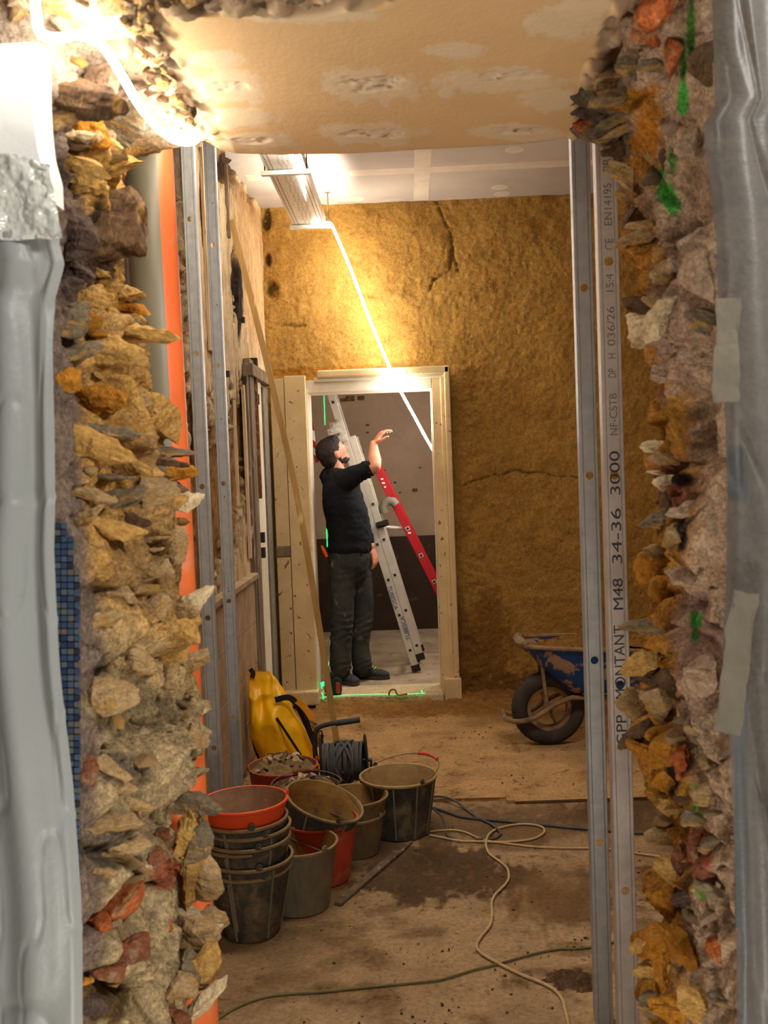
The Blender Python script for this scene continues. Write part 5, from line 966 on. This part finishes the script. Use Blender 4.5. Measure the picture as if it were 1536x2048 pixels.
q = MB(); q.tube([tuple(RT[k]*.995+np.array([.0, 0, .012])) for k in range(20, 29)], [.012, .018, .024, .03, .026, .03, .024, .018, .012], 8); q.done('dried_mud_lip', M['frame'], wbarrow, True)

# ------------------------------------------------------------------ things in the back room
M['alu'] = mat('aluminium', srgb(206, 200, 188), srgb(188, 182, 170), c3=srgb(150, 140, 124), thr=.66, scale=6, rough=.4, metal=.25, spec=.5); M['redp'] = mat('red_ladder_paint', srgb(176, 26, 36), srgb(160, 20, 30), scale=10, rough=.45)
lb, lt = at(834, 1344, 7.12), at(662, 790, 7.12)
lad = tag(empty('extension_ladder', (lb[0], 7.30, ZF2)), 'white aluminium extension ladder leaning inside the doorway behind the man', 'ladder'); LO = np.array([lb[0], 7.30, ZF2])
dr = lt-lb; dr[1] = 0; dl = np.linalg.norm(dr); dr /= dl; sx_ = np.array([dr[2], 0, -dr[0]])
def rung_stile(o0, L0, L1, m, par, wd, ho, name='stile'):
    b = MB(); b.bar(o0+dr*L0, o0+dr*L1, .024, wd, tuple(sx_), 0); o = b.done(name, m, par, bevel=.002)
    for s in ho:
        p = o0+dr*s+np.array([0, -.0125, 0]); q = MB(); R = Matrix((Vector(sx_), Vector((0, 1, 0)), Vector(-dr))).transposed(); q.box(tuple(p), (.026, .003, .026), R); f = q.done('rung_collar', M['alu'], o); MB().box(tuple(p-np.array([0, .001, 0])), (.019, .003, .019), R).done('rung_hole', M['hole'], f)
    return o
base = lb-LO
def along(px, py): p = at(px, py, 7.12); return float(np.dot(p-lb, dr))
h1 = [along(827, 1298), along(800, 1230), along(773, 1160), along(746, 1090), along(720, 1022)]; sp_ = (h1[4]-h1[0])/4; hh = [h1[0]+sp_*k for k in range(0, 9)]
for yo, lf in ((.0, 0.0), (.32, 0.06)):
    rung_stile(base+sx_*-.0+np.array([0, yo, 0]), .03, 2.25, M['alu'], lad, .052, [h for h in hh if h < 2.2])
    rung_stile(base+sx_*.055+np.array([0, yo, 0]), .10, 1.62 if False else 1.75, M['alu'], lad, .052, [h+.02 for h in hh if h < 1.7])
    for off, l_ in ((0, .0), (.055, .07)):
        q = MB(); R = Matrix((Vector(sx_), Vector((0, 1, 0)), Vector(-dr))).transposed(); q.box(tuple(base+sx_*off+np.array([0, yo, 0])+dr*(l_+.03)), (.062, .034, .05), R, .003); q.done('rubber_foot', M['hole'], lad)
for h in hh:
    if h < 2.2: MB().bar(tuple(base+dr*h+np.array([0, .01, 0])), tuple(base+dr*h+np.array([0, .31, 0])), .028, .028, (0, 0, 1)).done('rung', M['alu'], lad)
for px, py in ((668, 862), (672, 850), (680, 878), (765, 1048)):
    p = at(px, py, 7.09)-LO; q = MB(); R = Matrix((Vector(sx_), Vector((0, 1, 0)), Vector(-dr))).transposed(); q.box(tuple(p), (.09, .04, .045), R, .004); q.box(tuple(p+np.array([0, -.02, .0])), (.05, .03, .02), R, .003); q.done('guide_bracket', M['alu' if py < 1000 else 'hole'], lad)
def ltext(s, px, py, ang, size, flip=False):
    o = text(s, size, tuple(at(px, py, 7.09)-LO), (0, 0, 0), mat('blue_print', srgb(40, 60, 130), rough=.6) if 'blue_print' not in bpy.data.materials else bpy.data.materials['blue_print'], lad); x_ = -dr*(-1 if flip else 1); z_ = np.cross(np.array(x_), [0, 1, 0])
    xv = Vector(x_); nv_ = Vector((0, -1, 0)); yv = nv_.cross(xv); o.rotation_euler = Matrix((xv, yv, nv_)).transposed().to_euler(); w_ = o['_w']; del o['_w']; o.location = Vector(at(px, py, 7.1055)-LO)
    return o
ltext('TUBESCA', 778, 1172, 0, .042); ltext('TUBESCA', 818, 1280, 0, .042, True)
M['pvc'] = mat('grey_pvc', srgb(124, 120, 108), srgb(110, 106, 94), scale=10, rough=.5)
MB().tube([at(x, y, 7.35) for x, y in ((768, 1026), (766, 1014), (770, 1006), (778, 1002), (786, 1003), (792, 1010))], .034, 14).done('elbow', M['pvc'], None, True)
el = bpy.data.objects['elbow']; el.name = 'pipe_elbow'; tag(el, 'grey plastic pipe elbow between the white and red ladders', 'pipe')
# red ladder
rb, rt_ = at(882, 1190, 7.45), at(745, 916, 7.45); rdir = rt_-rb; rdir[1] = 0; rdir /= np.linalg.norm(rdir); rs = np.array([rdir[2], 0, -rdir[0]])
RO = rb+(-rdir)*((rb[2]-ZF2)/rdir[2]); RO[1] = 7.45; rl = tag(empty('red_ladder', tuple(RO)), 'red painted ladder leaning beyond the white ladder in the back room', 'ladder')
tot = np.linalg.norm(rt_-RO)
for yo in (0, .38):
    st = MB().bar((0, yo, 0) if True else None, tuple(rdir*tot+np.array([0, yo, 0])), .028, .062, tuple(rs)).done('stile', M['redp'], rl, bevel=.003)
for px, py in ((843, 1110), (870, 1162), (815, 1057), (788, 1004)):
    h = float(np.dot(at(px, py, 7.45)-RO, rdir)); R = Matrix((Vector(rs), Vector((0, 1, 0)), Vector(-rdir))).transposed()
    MB().box(tuple(rdir*h+np.array([0, -.016, 0])), (.030, .006, .030), R).done('rung_collar', M['alu'], rl); MB().box(tuple(rdir*h+np.array([0, -.020, 0])), (.018, .004, .018), R).done('rung_hole', M['hole'], rl)
    MB().bar(tuple(rdir*h), tuple(rdir*h+np.array([0, .38, 0])), .028, .028, (0, 0, 1)).done('rung', M['alu'], rl)
for k, (px, py, s) in enumerate(((764, 958, .02), (767, 966, .024), (770, 974, .018), (819, 1066, .024))):
    MB().box(tuple(at(px, py, 7.43)-RO-np.array([0, .0, 0])), (s, .003, s*.6)).done('worn_print', M['creamw'], rl)
# stay bar between the ladders
a, c = at(757, 1053, 7.5), at(806, 1057, 7.5); tag(MB().tube([a, c], .014, 8).done('stay_bar', M['alu'], None, True), 'pale horizontal bar between the two ladders', 'bar')
# red and white barrier tape
bt = tag(empty('barrier_tape', tuple(at(625, 880, 6.8))), 'red and white striped barrier tape hanging at the left jamb', 'tape'); BO = np.array(bt.location)
le = [(618, 838), (620, 858), (622, 876), (624, 892), (627, 908), (631, 926)]; re_ = [(625, 842), (629, 862), (631, 884), (634, 902), (637, 918), (638, 924)]
for i in range(5):
    q = MB(); q.poly([tuple(at(*le[i], 6.8)-BO), tuple(at(*re_[i], 6.8)-BO), tuple(at(*re_[i+1], 6.8)-BO), tuple(at(*le[i+1], 6.8)-BO)], (0, .002, 0)); q.done('stripe', M['redp'] if i % 2 == 0 else M['plainwhite'], bt)
# laser level and its lines, projected light built as thin glowing strips
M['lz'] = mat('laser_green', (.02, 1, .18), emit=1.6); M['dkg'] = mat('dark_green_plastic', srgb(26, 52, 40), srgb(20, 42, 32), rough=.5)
ll = atz(666, 1392, ZF2); lv = tag(empty('laser_level', (ll[0]+.0, ll[1]+.05, ZF2)), 'dark green laser level on the floor by the left jamb of the doorway', 'laser level')
MB().box((0, 0, .055), (.11, .08, .10), None, .012).done('housing', M['dkg'], lv); MB().box((.035, -.042, .05), (.028, .012, .075), None, .004).done('side_panel', M['red'], lv); MB().box((-.02, 0, .125), (.06, .05, .04), None, .01).done('head', M['dkg'], lv); MB().box((-.064, -.02, .075), (.014, .02, .03), None, .004).done('aperture', M['lz'], lv); MB().box((0, 0, .004), (.10, .07, .008)).done('foot', M['hole'], lv)
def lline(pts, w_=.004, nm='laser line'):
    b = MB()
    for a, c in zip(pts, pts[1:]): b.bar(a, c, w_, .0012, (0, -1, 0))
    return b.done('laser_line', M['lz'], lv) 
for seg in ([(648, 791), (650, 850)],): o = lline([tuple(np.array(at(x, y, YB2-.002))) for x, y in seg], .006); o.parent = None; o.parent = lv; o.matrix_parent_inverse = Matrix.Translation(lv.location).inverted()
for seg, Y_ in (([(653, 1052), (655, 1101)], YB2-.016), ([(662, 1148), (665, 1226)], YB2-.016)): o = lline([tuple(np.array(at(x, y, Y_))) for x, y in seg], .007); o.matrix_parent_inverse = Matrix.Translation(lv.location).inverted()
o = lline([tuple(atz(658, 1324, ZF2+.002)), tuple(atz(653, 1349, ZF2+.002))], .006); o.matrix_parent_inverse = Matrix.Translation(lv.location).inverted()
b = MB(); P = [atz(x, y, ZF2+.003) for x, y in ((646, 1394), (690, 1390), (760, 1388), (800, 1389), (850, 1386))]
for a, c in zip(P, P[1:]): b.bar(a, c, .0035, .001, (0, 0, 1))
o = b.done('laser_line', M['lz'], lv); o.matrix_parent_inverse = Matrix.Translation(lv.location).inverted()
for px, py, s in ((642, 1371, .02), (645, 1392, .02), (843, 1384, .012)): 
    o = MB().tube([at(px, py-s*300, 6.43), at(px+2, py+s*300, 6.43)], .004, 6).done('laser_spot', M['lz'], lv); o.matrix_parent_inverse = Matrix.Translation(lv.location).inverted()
p = atz(790, 1390, .085); tag(MB().tube(spline([p+np.array([-.04, 0, 0]), p+np.array([-.03, 0, .03]), p+np.array([0, 0, .035]), p+np.array([.02, 0, .0]), p+np.array([.08, 0, .005])], 5), .006, 8).done('rope_end', M['lin'], None, True), 'short curled end of muddy rope on the stone threshold', 'rope')
# ------------------------------------------------------------------ the man in the doorway
M['skin'] = mat('skin', srgb(206, 146, 120), srgb(192, 128, 102), scale=20, rough=.55, spec=.35); M['hair'] = mat('dark_brown_hair', srgb(40, 28, 24), srgb(28, 20, 18), scale=120, rough=.7, bump=.002, bscale=160)
M['swt'] = mat('black_sweatshirt', srgb(32, 34, 38), srgb(24, 26, 30), c3=srgb(70, 70, 72), thr=.66, c3scale=9, scale=6, rough=.95, bump=.0012, bscale=60, spec=.1, sharp=.25); M['trs'] = mat('dusty_charcoal_trousers', srgb(66, 66, 62), srgb(46, 48, 46), c3=srgb(140, 130, 112), thr=.6, c3scale=9, scale=7, rough=.95, bump=.0015, bscale=50, spec=.1, sharp=.2)
M['shoe'] = mat('dark_work_shoe', srgb(56, 56, 60), srgb(40, 40, 44), c3=srgb(110, 104, 94), thr=.62, c3scale=30, scale=20, rough=.8); M['lime'] = mat('lime_lace', srgb(190, 204, 70), rough=.7); M['solem'] = mat('shoe_sole', srgb(64, 58, 54), rough=.85); M['eye'] = mat('eye_white', srgb(226, 220, 212), rough=.3)
PY_ = 6.92
def K(x, y, Y=PY_): return Vector(at(x, y, Y-.07))
def loft_bm(b, chain, n=18, side=None):
    """closed tapering limb through (point, radius_side, radius_depth)"""
    P = [Vector(c[0]) for c in chain]; rings = []
    m = len(P)
    for i in range(m):
        t = (P[min(i+1, m-1)]-P[max(i-1, 0)]).normalized(); dp = Vector(side or (0, 1, 0)); a2 = (dp-t*dp.dot(t)).normalized(); a1 = t.cross(a2)
        rs, rd = chain[i][1], chain[i][2] if len(chain[i]) > 2 else chain[i][1]
        def rg_(off, k): return [b.verts.new(P[i]+t*off+(a1*math.cos(q*2*math.pi/n)*rs+a2*math.sin(q*2*math.pi/n)*rd)*k) for q in range(n)]
        e = min(rs, rd)
        if i == 0: rings.append(rg_(-e*.85, .35)); rings.append(rg_(-e*.5, .8))
        rings.append(rg_(0, 1))
        if i == m-1: rings.append(rg_(e*.5, .8)); rings.append(rg_(e*.85, .35))
    fs = []
    for i in range(len(rings)-1):
        for k in range(n): fs.append(b.faces.new((rings[i][k], rings[i][(k+1) % n], rings[i+1][(k+1) % n], rings[i+1][k])))
    fs.append(b.faces.new(rings[0][::-1])); fs.append(b.faces.new(rings[-1])); bmesh.ops.recalc_face_normals(b, faces=fs)
def ell_bm(b, c, r, R=None):
    Mx = Matrix.Translation(Vector(c)) @ (R.to_4x4() if R is not None else Matrix.Identity(4)) @ Matrix.Diagonal((r[0], r[1], r[2], 1)); bmesh.ops.create_icosphere(b, subdivisions=3, radius=1, matrix=Mx)
def fuse(b, voxel, name, m, parent, smooth=3, fold=None):
    me = bpy.data.meshes.new('t'); b.to_mesh(me); b.free(); o = bpy.data.objects.new('t', me); COL.objects.link(o)
    r = o.modifiers.new('r', 'REMESH'); r.mode = 'VOXEL'; r.voxel_size = voxel; r.use_smooth_shade = True
    s = o.modifiers.new('s', 'SMOOTH'); s.factor = .5; s.iterations = smooth
    dg = bpy.context.evaluated_depsgraph_get(); me2 = bpy.data.meshes.new_from_object(o.evaluated_get(dg)); bpy.data.objects.remove(o)
    if fold:
        P = np.zeros(len(me2.vertices)*3); me2.vertices.foreach_get('co', P); P = P.reshape(-1, 3); N = np.zeros(len(P)*3); me2.vertices.foreach_get('normal', N); N = N.reshape(-1, 3); P = P+N*fold(P)[:, None]; me2.vertices.foreach_set('co', P.ravel())
    me2.materials.clear(); q = link(name, me2, m, parent, True); return q
HX = 6.92
man = tag(empty('person', (K(700, 1360)[0], PY_, ZF2)), 'man in black sweatshirt and dusty dark trousers reaching up in the doorway, seen from behind', 'person')
MI = Matrix.Translation(man.location).inverted()
hp = K(664, 906, 6.90); tilt = math.radians(30); turn = math.radians(30)
hf = Vector((math.cos(tilt)*math.cos(turn), math.cos(tilt)*math.sin(turn), math.sin(tilt))); hl = Vector((-math.sin(turn), math.cos(turn), 0)); hu = hf.cross(hl); HR = Matrix((hf, hl, hu)).transposed()
def H(x, y, z): return hp+HR@Vector((x, y, z))
b = bmesh.new()
ell_bm(b, H(0, 0, .012), (.096, .076, .092), HR); ell_bm(b, H(.034, 0, -.045), (.062, .055, .068), HR); ell_bm(b, H(.070, 0, -.088), (.028, .028, .022), HR); ell_bm(b, H(.078, 0, .022), (.022, .050, .014), HR); ell_bm(b, H(.055, .035, -.025), (.035, .025, .03), HR); ell_bm(b, H(.055, -.035, -.025), (.035, .025, .03), HR)
loft_bm(b, [(H(.086, 0, .012), .009), (H(.104, 0, -.012), .012), (H(.112, 0, -.028), .015)], 12); ell_bm(b, H(.090, 0, -.058), (.012, .024, .006), HR); ell_bm(b, H(.088, 0, -.068), (.012, .020, .006), HR)
for s in (-1, 1):
    ell_bm(b, H(-.004, .074*s, -.012), (.020, .009, .032), HR); ell_bm(b, H(-.010, .080*s, .002), (.016, .006, .018), HR)
nb = K(676, 950, 6.92)
loft_bm(b, [(H(-.022, 0, -.05), .056, .056), (H(-.03, 0, -.095), .056, .056), (nb, .062, .062)], 18)
# inner trunk and legs: one continuous figure under the clothes
loft_bm(b, [(K(678, 958), .08, .13), (K(682, 990), .105, .15), (K(694, 1040), .125, .135), (K(699, 1100), .125, .135), (K(698, 1125), .115, .14)], 20)
loft_bm(b, [(K(683, 1130, 6.86), .072), (K(685, 1180, 6.86), .066), (K(685, 1245, 6.86), .052), (K(682, 1290, 6.86), .050), (K(681, 1338, 6.86), .036)], 16); loft_bm(b, [(K(714, 1130, 7.0), .072), (K(722, 1180, 7.0), .062), (K(724, 1242, 7.0), .052), (K(721, 1290, 6.99), .046), (K(722, 1340, 6.98), .034)], 16)
SH, EL_, WRI = K(692, 958, 6.76), K(750, 934, 6.66), K(747, 888, 6.78)
loft_bm(b, [(K(684, 962, 6.84), .06), (SH, .056), (SH.lerp(EL_, .5), .048), (EL_, .041)], 16); loft_bm(b, [(EL_, .041), (EL_.lerp(WRI, .3), .046), (EL_.lerp(WRI, .7), .034), (WRI, .026, .030)], 16)
SL, LE, LW = K(700, 968, 7.06), K(722, 1040, 7.10), K(742, 1093, 7.02)
loft_bm(b, [(SL, .055), (SL.lerp(LE, .5), .046), (LE, .040)], 16); loft_bm(b, [(LE, .040), (LE.lerp(LW, .4), .040), (LW, .026, .028)], 16)
def hand(wr, d, nrm, curl, thumb, spread=.10, size=1.0, tcurl=.5):
    """palm from the wrist along d; nrm = back of the hand; fingers bend towards -nrm; thumb on the +side*thumb"""
    d = Vector(d).normalized(); nrm = Vector(nrm); nrm = (nrm-d*nrm.dot(d)).normalized(); sd = d.cross(nrm)*thumb
    Z = lambda a, s, h: wr+(d*a+sd*s+nrm*h)*size
    for s0, s1 in ((-.030, -.026), (-.012, -.009), (.008, .008), (.026, .022)): loft_bm(b, [(Z(-.005, s1*.6, 0), .013*size, .012*size), (Z(.045, s0*.85, 0), .0125*size, .011*size), (Z(.088, s0, 0), .0105*size, .010*size)], 10)
    loft_bm(b, [(Z(0, 0, 0), .022*size, .016*size), (Z(.05, 0, -.001), .028*size, .012*size)], 12, side=tuple(nrm))
    for i, (s0, L) in enumerate(((-.031, .062), (-.011, .078), (.009, .083), (.029, .074))):
        a = 0.0; p = Z(.088, s0, 0); dd = d+sd*(s0/.03*spread); dd.normalize(); pts = [(p, .0098*size)]
        cl = curl[i] if isinstance(curl, (list, tuple)) else curl
        for j, f in enumerate((.46, .30, .24)):
            a += cl*(1.0 if j else .7); v = dd*math.cos(a)-nrm*math.sin(a); p = p+v*L*f*size; pts.append((p, (.0092-.0009*(j+1))*size))
        loft_bm(b, pts, 9)
    p0 = Z(.022, .026, -.006); v1 = (d*.55+sd*.75-nrm*.25*tcurl).normalized(); p1 = p0+v1*.042*size; v2 = (d*.85+sd*.35-nrm*.6*tcurl).normalized(); p2 = p1+v2*.032*size; p3 = p2+(v2-nrm*.2).normalized()*.024*size
    loft_bm(b, [(Z(.008, .012, -.003), .015*size), (p0, .014*size), (p1, .0112*size), (p2, .0100*size), (p3, .0082*size)], 10)
hand(WRI, (.42, .05, .55), (-.62, -.25, .5), [.62, .60, .52, .42], 1, .10, .98)
hand(LW, (.28, -.05, -1.0), (.85, -.5, .2), [.40, .38, .36, .30], 1, .08, .98)
body = fuse(b, .0052, 'body', M['skin'], man, 2); body.matrix_parent_inverse = MI
def hb(parts, vox, name, m, fold=None, sm=2):
    b = bmesh.new()
    for p in parts:
        if p[0] == 'e': ell_bm(b, H(*p[1]), p[2], HR)
        else: loft_bm(b, p[1], 14)
    o = fuse(b, vox, name, m, man, sm, fold); o.matrix_parent_inverse = MI; return o
hb([('e', (-.014, 0, .026), (.097, .083, .090)), ('e', (-.045, 0, -.022), (.058, .074, .066)), ('e', (.030, 0, .062), (.062, .066, .050)), ('e', (-.055, 0, -.065), (.036, .052, .034))], .005, 'hair', M['hair'], lambda P: .003*fbm(P, 60, 3, 4))
hb([('e', (.052, 0, -.092), (.042, .040, .022)), ('e', (.034, -.040, -.076), (.032, .014, .024)), ('e', (.034, .040, -.076), (.032, .014, .024)), ('e', (.091, 0, -.0495), (.010, .024, .005)), ('e', (.008, -.055, -.045), (.012, .008, .026))], .0035, 'beard', M['hair'], lambda P: .002*fbm(P, 90, 3, 5))
for s in (-1, 1):
    q = bmesh.new(); ell_bm(q, H(.078, .031*s, .002), (.012, .013, .011), HR); o = fuse(q, .002, 'eye', M['eye'], man, 0); o.matrix_parent_inverse = MI; q = bmesh.new(); loft_bm(q, [(H(.087, .046*s, .022), .004), (H(.095, .030*s, .026), .005), (H(.096, .012*s, .022), .004)], 8); o = fuse(q, .002, 'eyebrow', M['hair'], man, 0); o.matrix_parent_inverse = MI
# sweatshirt
b = bmesh.new()
loft_bm(b, [(K(674, 946, 6.92), .070, .080), (K(675, 956, 6.92), .088, .150), (K(678, 972, 6.91), .118, .180), (K(685, 1002, 6.91), .140, .180), (K(694, 1037, 6.92), .150, .172), (K(699, 1068, 6.92), .146, .166), (K(699, 1092, 6.92), .146, .166), (K(698, 1106, 6.92), .142, .160)], 28)
CE = K(740, 936, 6.68); loft_bm(b, [(K(682, 966, 6.84), .085), (K(693, 960, 6.77), .078), (SH.lerp(CE, .35), .068), (SH.lerp(CE, .65), .060), (SH.lerp(CE, .85), .060), (CE, .053)], 18)
LC = LE.lerp(LW, .80); loft_bm(b, [(K(694, 972, 7.02), .080), (SL, .070), (SL.lerp(LE, .5), .060), (LE, .056), (LE.lerp(LW, .45), .050), (LC, .042)], 18)
loft_bm(b, [(K(654, 944, 6.93), .030, .07), (K(649, 954, 6.93), .034, .09), (K(651, 966, 6.93), .026, .08)], 14); loft_bm(b, [(K(690, 944, 6.84), .016), (K(672, 948, 6.83), .02), (K(660, 944, 6.86), .022)], 12)
def foldf(P):
    x, y = proj(P); arm = sstep(705, 735, x)*(1-sstep(965, 985, y)); f = .0055*fbm(P*np.array([1, 1, 2.2]), 9, 3, 3)*1.3
    f += arm*.003*np.sin((x-.5*y)*.75+3*fbm(P, 12, 2, 4)); f += .004*(1-np.abs(fbm(P*np.array([1, 1, .8])+P[:, [2]]*.5, 7, 2, 8))*4).clip(0, 1)
    hem = np.exp(-((y-1108)/3.5)**2); return f-.004*hem+.006*np.exp(-((y-1097)/6)**2)
o = fuse(b, .0075, 'sweatshirt', M['swt'], man, 3, foldf); o.matrix_parent_inverse = MI; swt = o
for (x, y, s) in ((646, 985, .012), (647, 993, .010)):
    q = MB().box(tuple(Vector(at(x, y, 6.745))), (s, .003, s)).done('back_print', M['refl'], man); q.matrix_parent_inverse = MI; bpy.data.objects.remove(q)
# trousers
b = bmesh.new()
loft_bm(b, [(K(698, 1100, 6.92), .142, .158), (K(698, 1112, 6.92), .146, .160), (K(697, 1130, 6.92), .142, .158), (K(698, 1142, 6.92), .130, .145)], 24)
loft_bm(b, [(K(682, 1132, 6.86), .086, .090), (K(685, 1168, 6.86), .092, .088), (K(685, 1205, 6.86), .082, .080), (K(684, 1245, 6.86), .080, .078), (K(682, 1290, 6.86), .076, .074), (K(681, 1325, 6.86), .074, .074), (K(682, 1338, 6.86), .070, .072)], 20)
loft_bm(b, [(K(714, 1132, 7.0), .086, .09), (K(722, 1168, 7.0), .084, .085), (K(725, 1205, 7.0), .078, .078), (K(725, 1242, 7.0), .078, .075), (K(720, 1290, 6.99), .064, .066), (K(723, 1322, 6.98), .070, .066), (K(726, 1336, 6.98), .070, .066)], 20)
def foldt(P):
    x, y = proj(P); f = .006*fbm(P*np.array([1, 1, 1.8]), 10, 3, 13); k = np.exp(-((y-1262)/26)**2)+np.exp(-((y-1330)/18)**2)+.6*np.exp(-((y-1150)/20)**2); return f+k*.0035*np.sin((y+.35*x)*.42+7*fbm(P, 7, 2, 14))*(.4+np.abs(fbm(P, 8, 2, 19))*2)
o = fuse(b, .0075, 'trousers', M['trs'], man, 3, foldt); o.matrix_parent_inverse = MI; tr_ = o
for pts in ([(668, 1112), (664, 1135), (662, 1160)], [(700, 1110), (704, 1128), (700, 1140)]):
    q = MB().tube([K(x, y, 6.755) for x, y in pts], .0025, 6).done('seam', M['trs'], tr_); q.matrix_parent_inverse = MI @ Matrix.Identity(4)
# shoes
def shoe(heel, toe, seed):
    h, t = Vector(heel), Vector(toe); d = (t-h); d.z = 0; L = d.length; d.normalize(); s = Vector((-d.y, d.x, 0)); R = Matrix((d, s, Vector((0, 0, 1)))).transposed(); T = Matrix.Translation(Vector((h.x, h.y, ZF2))) @ R.to_4x4()
    b = bmesh.new()
    for x, z, rx, ry, rz in ((.04, .045, .042, .034, .045), (.09, .045, .055, .038, .045), (.14, .04, .06, .044, .036), (.20, .036, .055, .047, .030), (.235, .032, .040, .040, .026)): ell_bm(b, (x, 0, z), (rx, ry, rz))
    loft_bm(b, [(Vector((.06, 0, .06)), .045, .036), (Vector((.055, 0, .095)), .044, .036)], 16, side=(0, 1, 0))
    sh = fuse(b, .004, 'shoe', M['shoe'], man, 2); sh.matrix_parent_inverse = MI; sh.matrix_basis = T
    q = MB(); pr = [(-.002, -.022), (.02, -.036), (.08, -.038), (.15, -.046), (.22, -.047), (.265, -.028), (.28, 0), (.265, .028), (.22, .047), (.15, .046), (.08, .038), (.02, .036), (-.002, .022)]
    q.poly([(x, y, .001) for x, y in pr], (0, 0, .022)); so_ = q.done('sole', M['solem'], sh, bevel=.003)
    for k in range(4):
        x = .105+.022*k; MB().tube([(x, -.026, .078-.11*(x-.1)), (x+.006, 0, .092-.14*(x-.1)), (x, .026, .078-.11*(x-.1))], .0042, 6).done('lace', M['lime'], sh, True)
    MB().tube(spline([(.02, -.036, .06), (.07, -.043, .05), (.12, -.046, .035), (.16, -.040, .062)], 4), .0035, 6).done('side_stripe', M['lime'], sh, True)
p1, p2 = atz(668, 1362, ZF2), atz(722, 1369, ZF2); p2 = p1+(p2-p1)*1.0; dd_ = (p2-p1); dd_[1] -= .10; shoe(p1+np.array([0, .03, 0]), p1+dd_+np.array([0, .03, 0]), 1)
p1, p2 = atz(706, 1354, ZF2), atz(783, 1357, ZF2); shoe(p1+np.array([0, -.02, 0]), p2+np.array([0, -.02, 0]), 2)
# knife in the back pocket
kn = MB(); a, c = K(643, 1091, 6.80), K(654, 1114, 6.80); kn.tube([a, a.lerp(c, .15), a.lerp(c, .5), c], [.006, .011, .012, .010], 10); tag(kn.done('knife_handle', mat('orange_handle', srgb(240, 96, 20), rough=.45), None, True), 'orange tool handle sticking out of the back trouser pocket', 'tool')
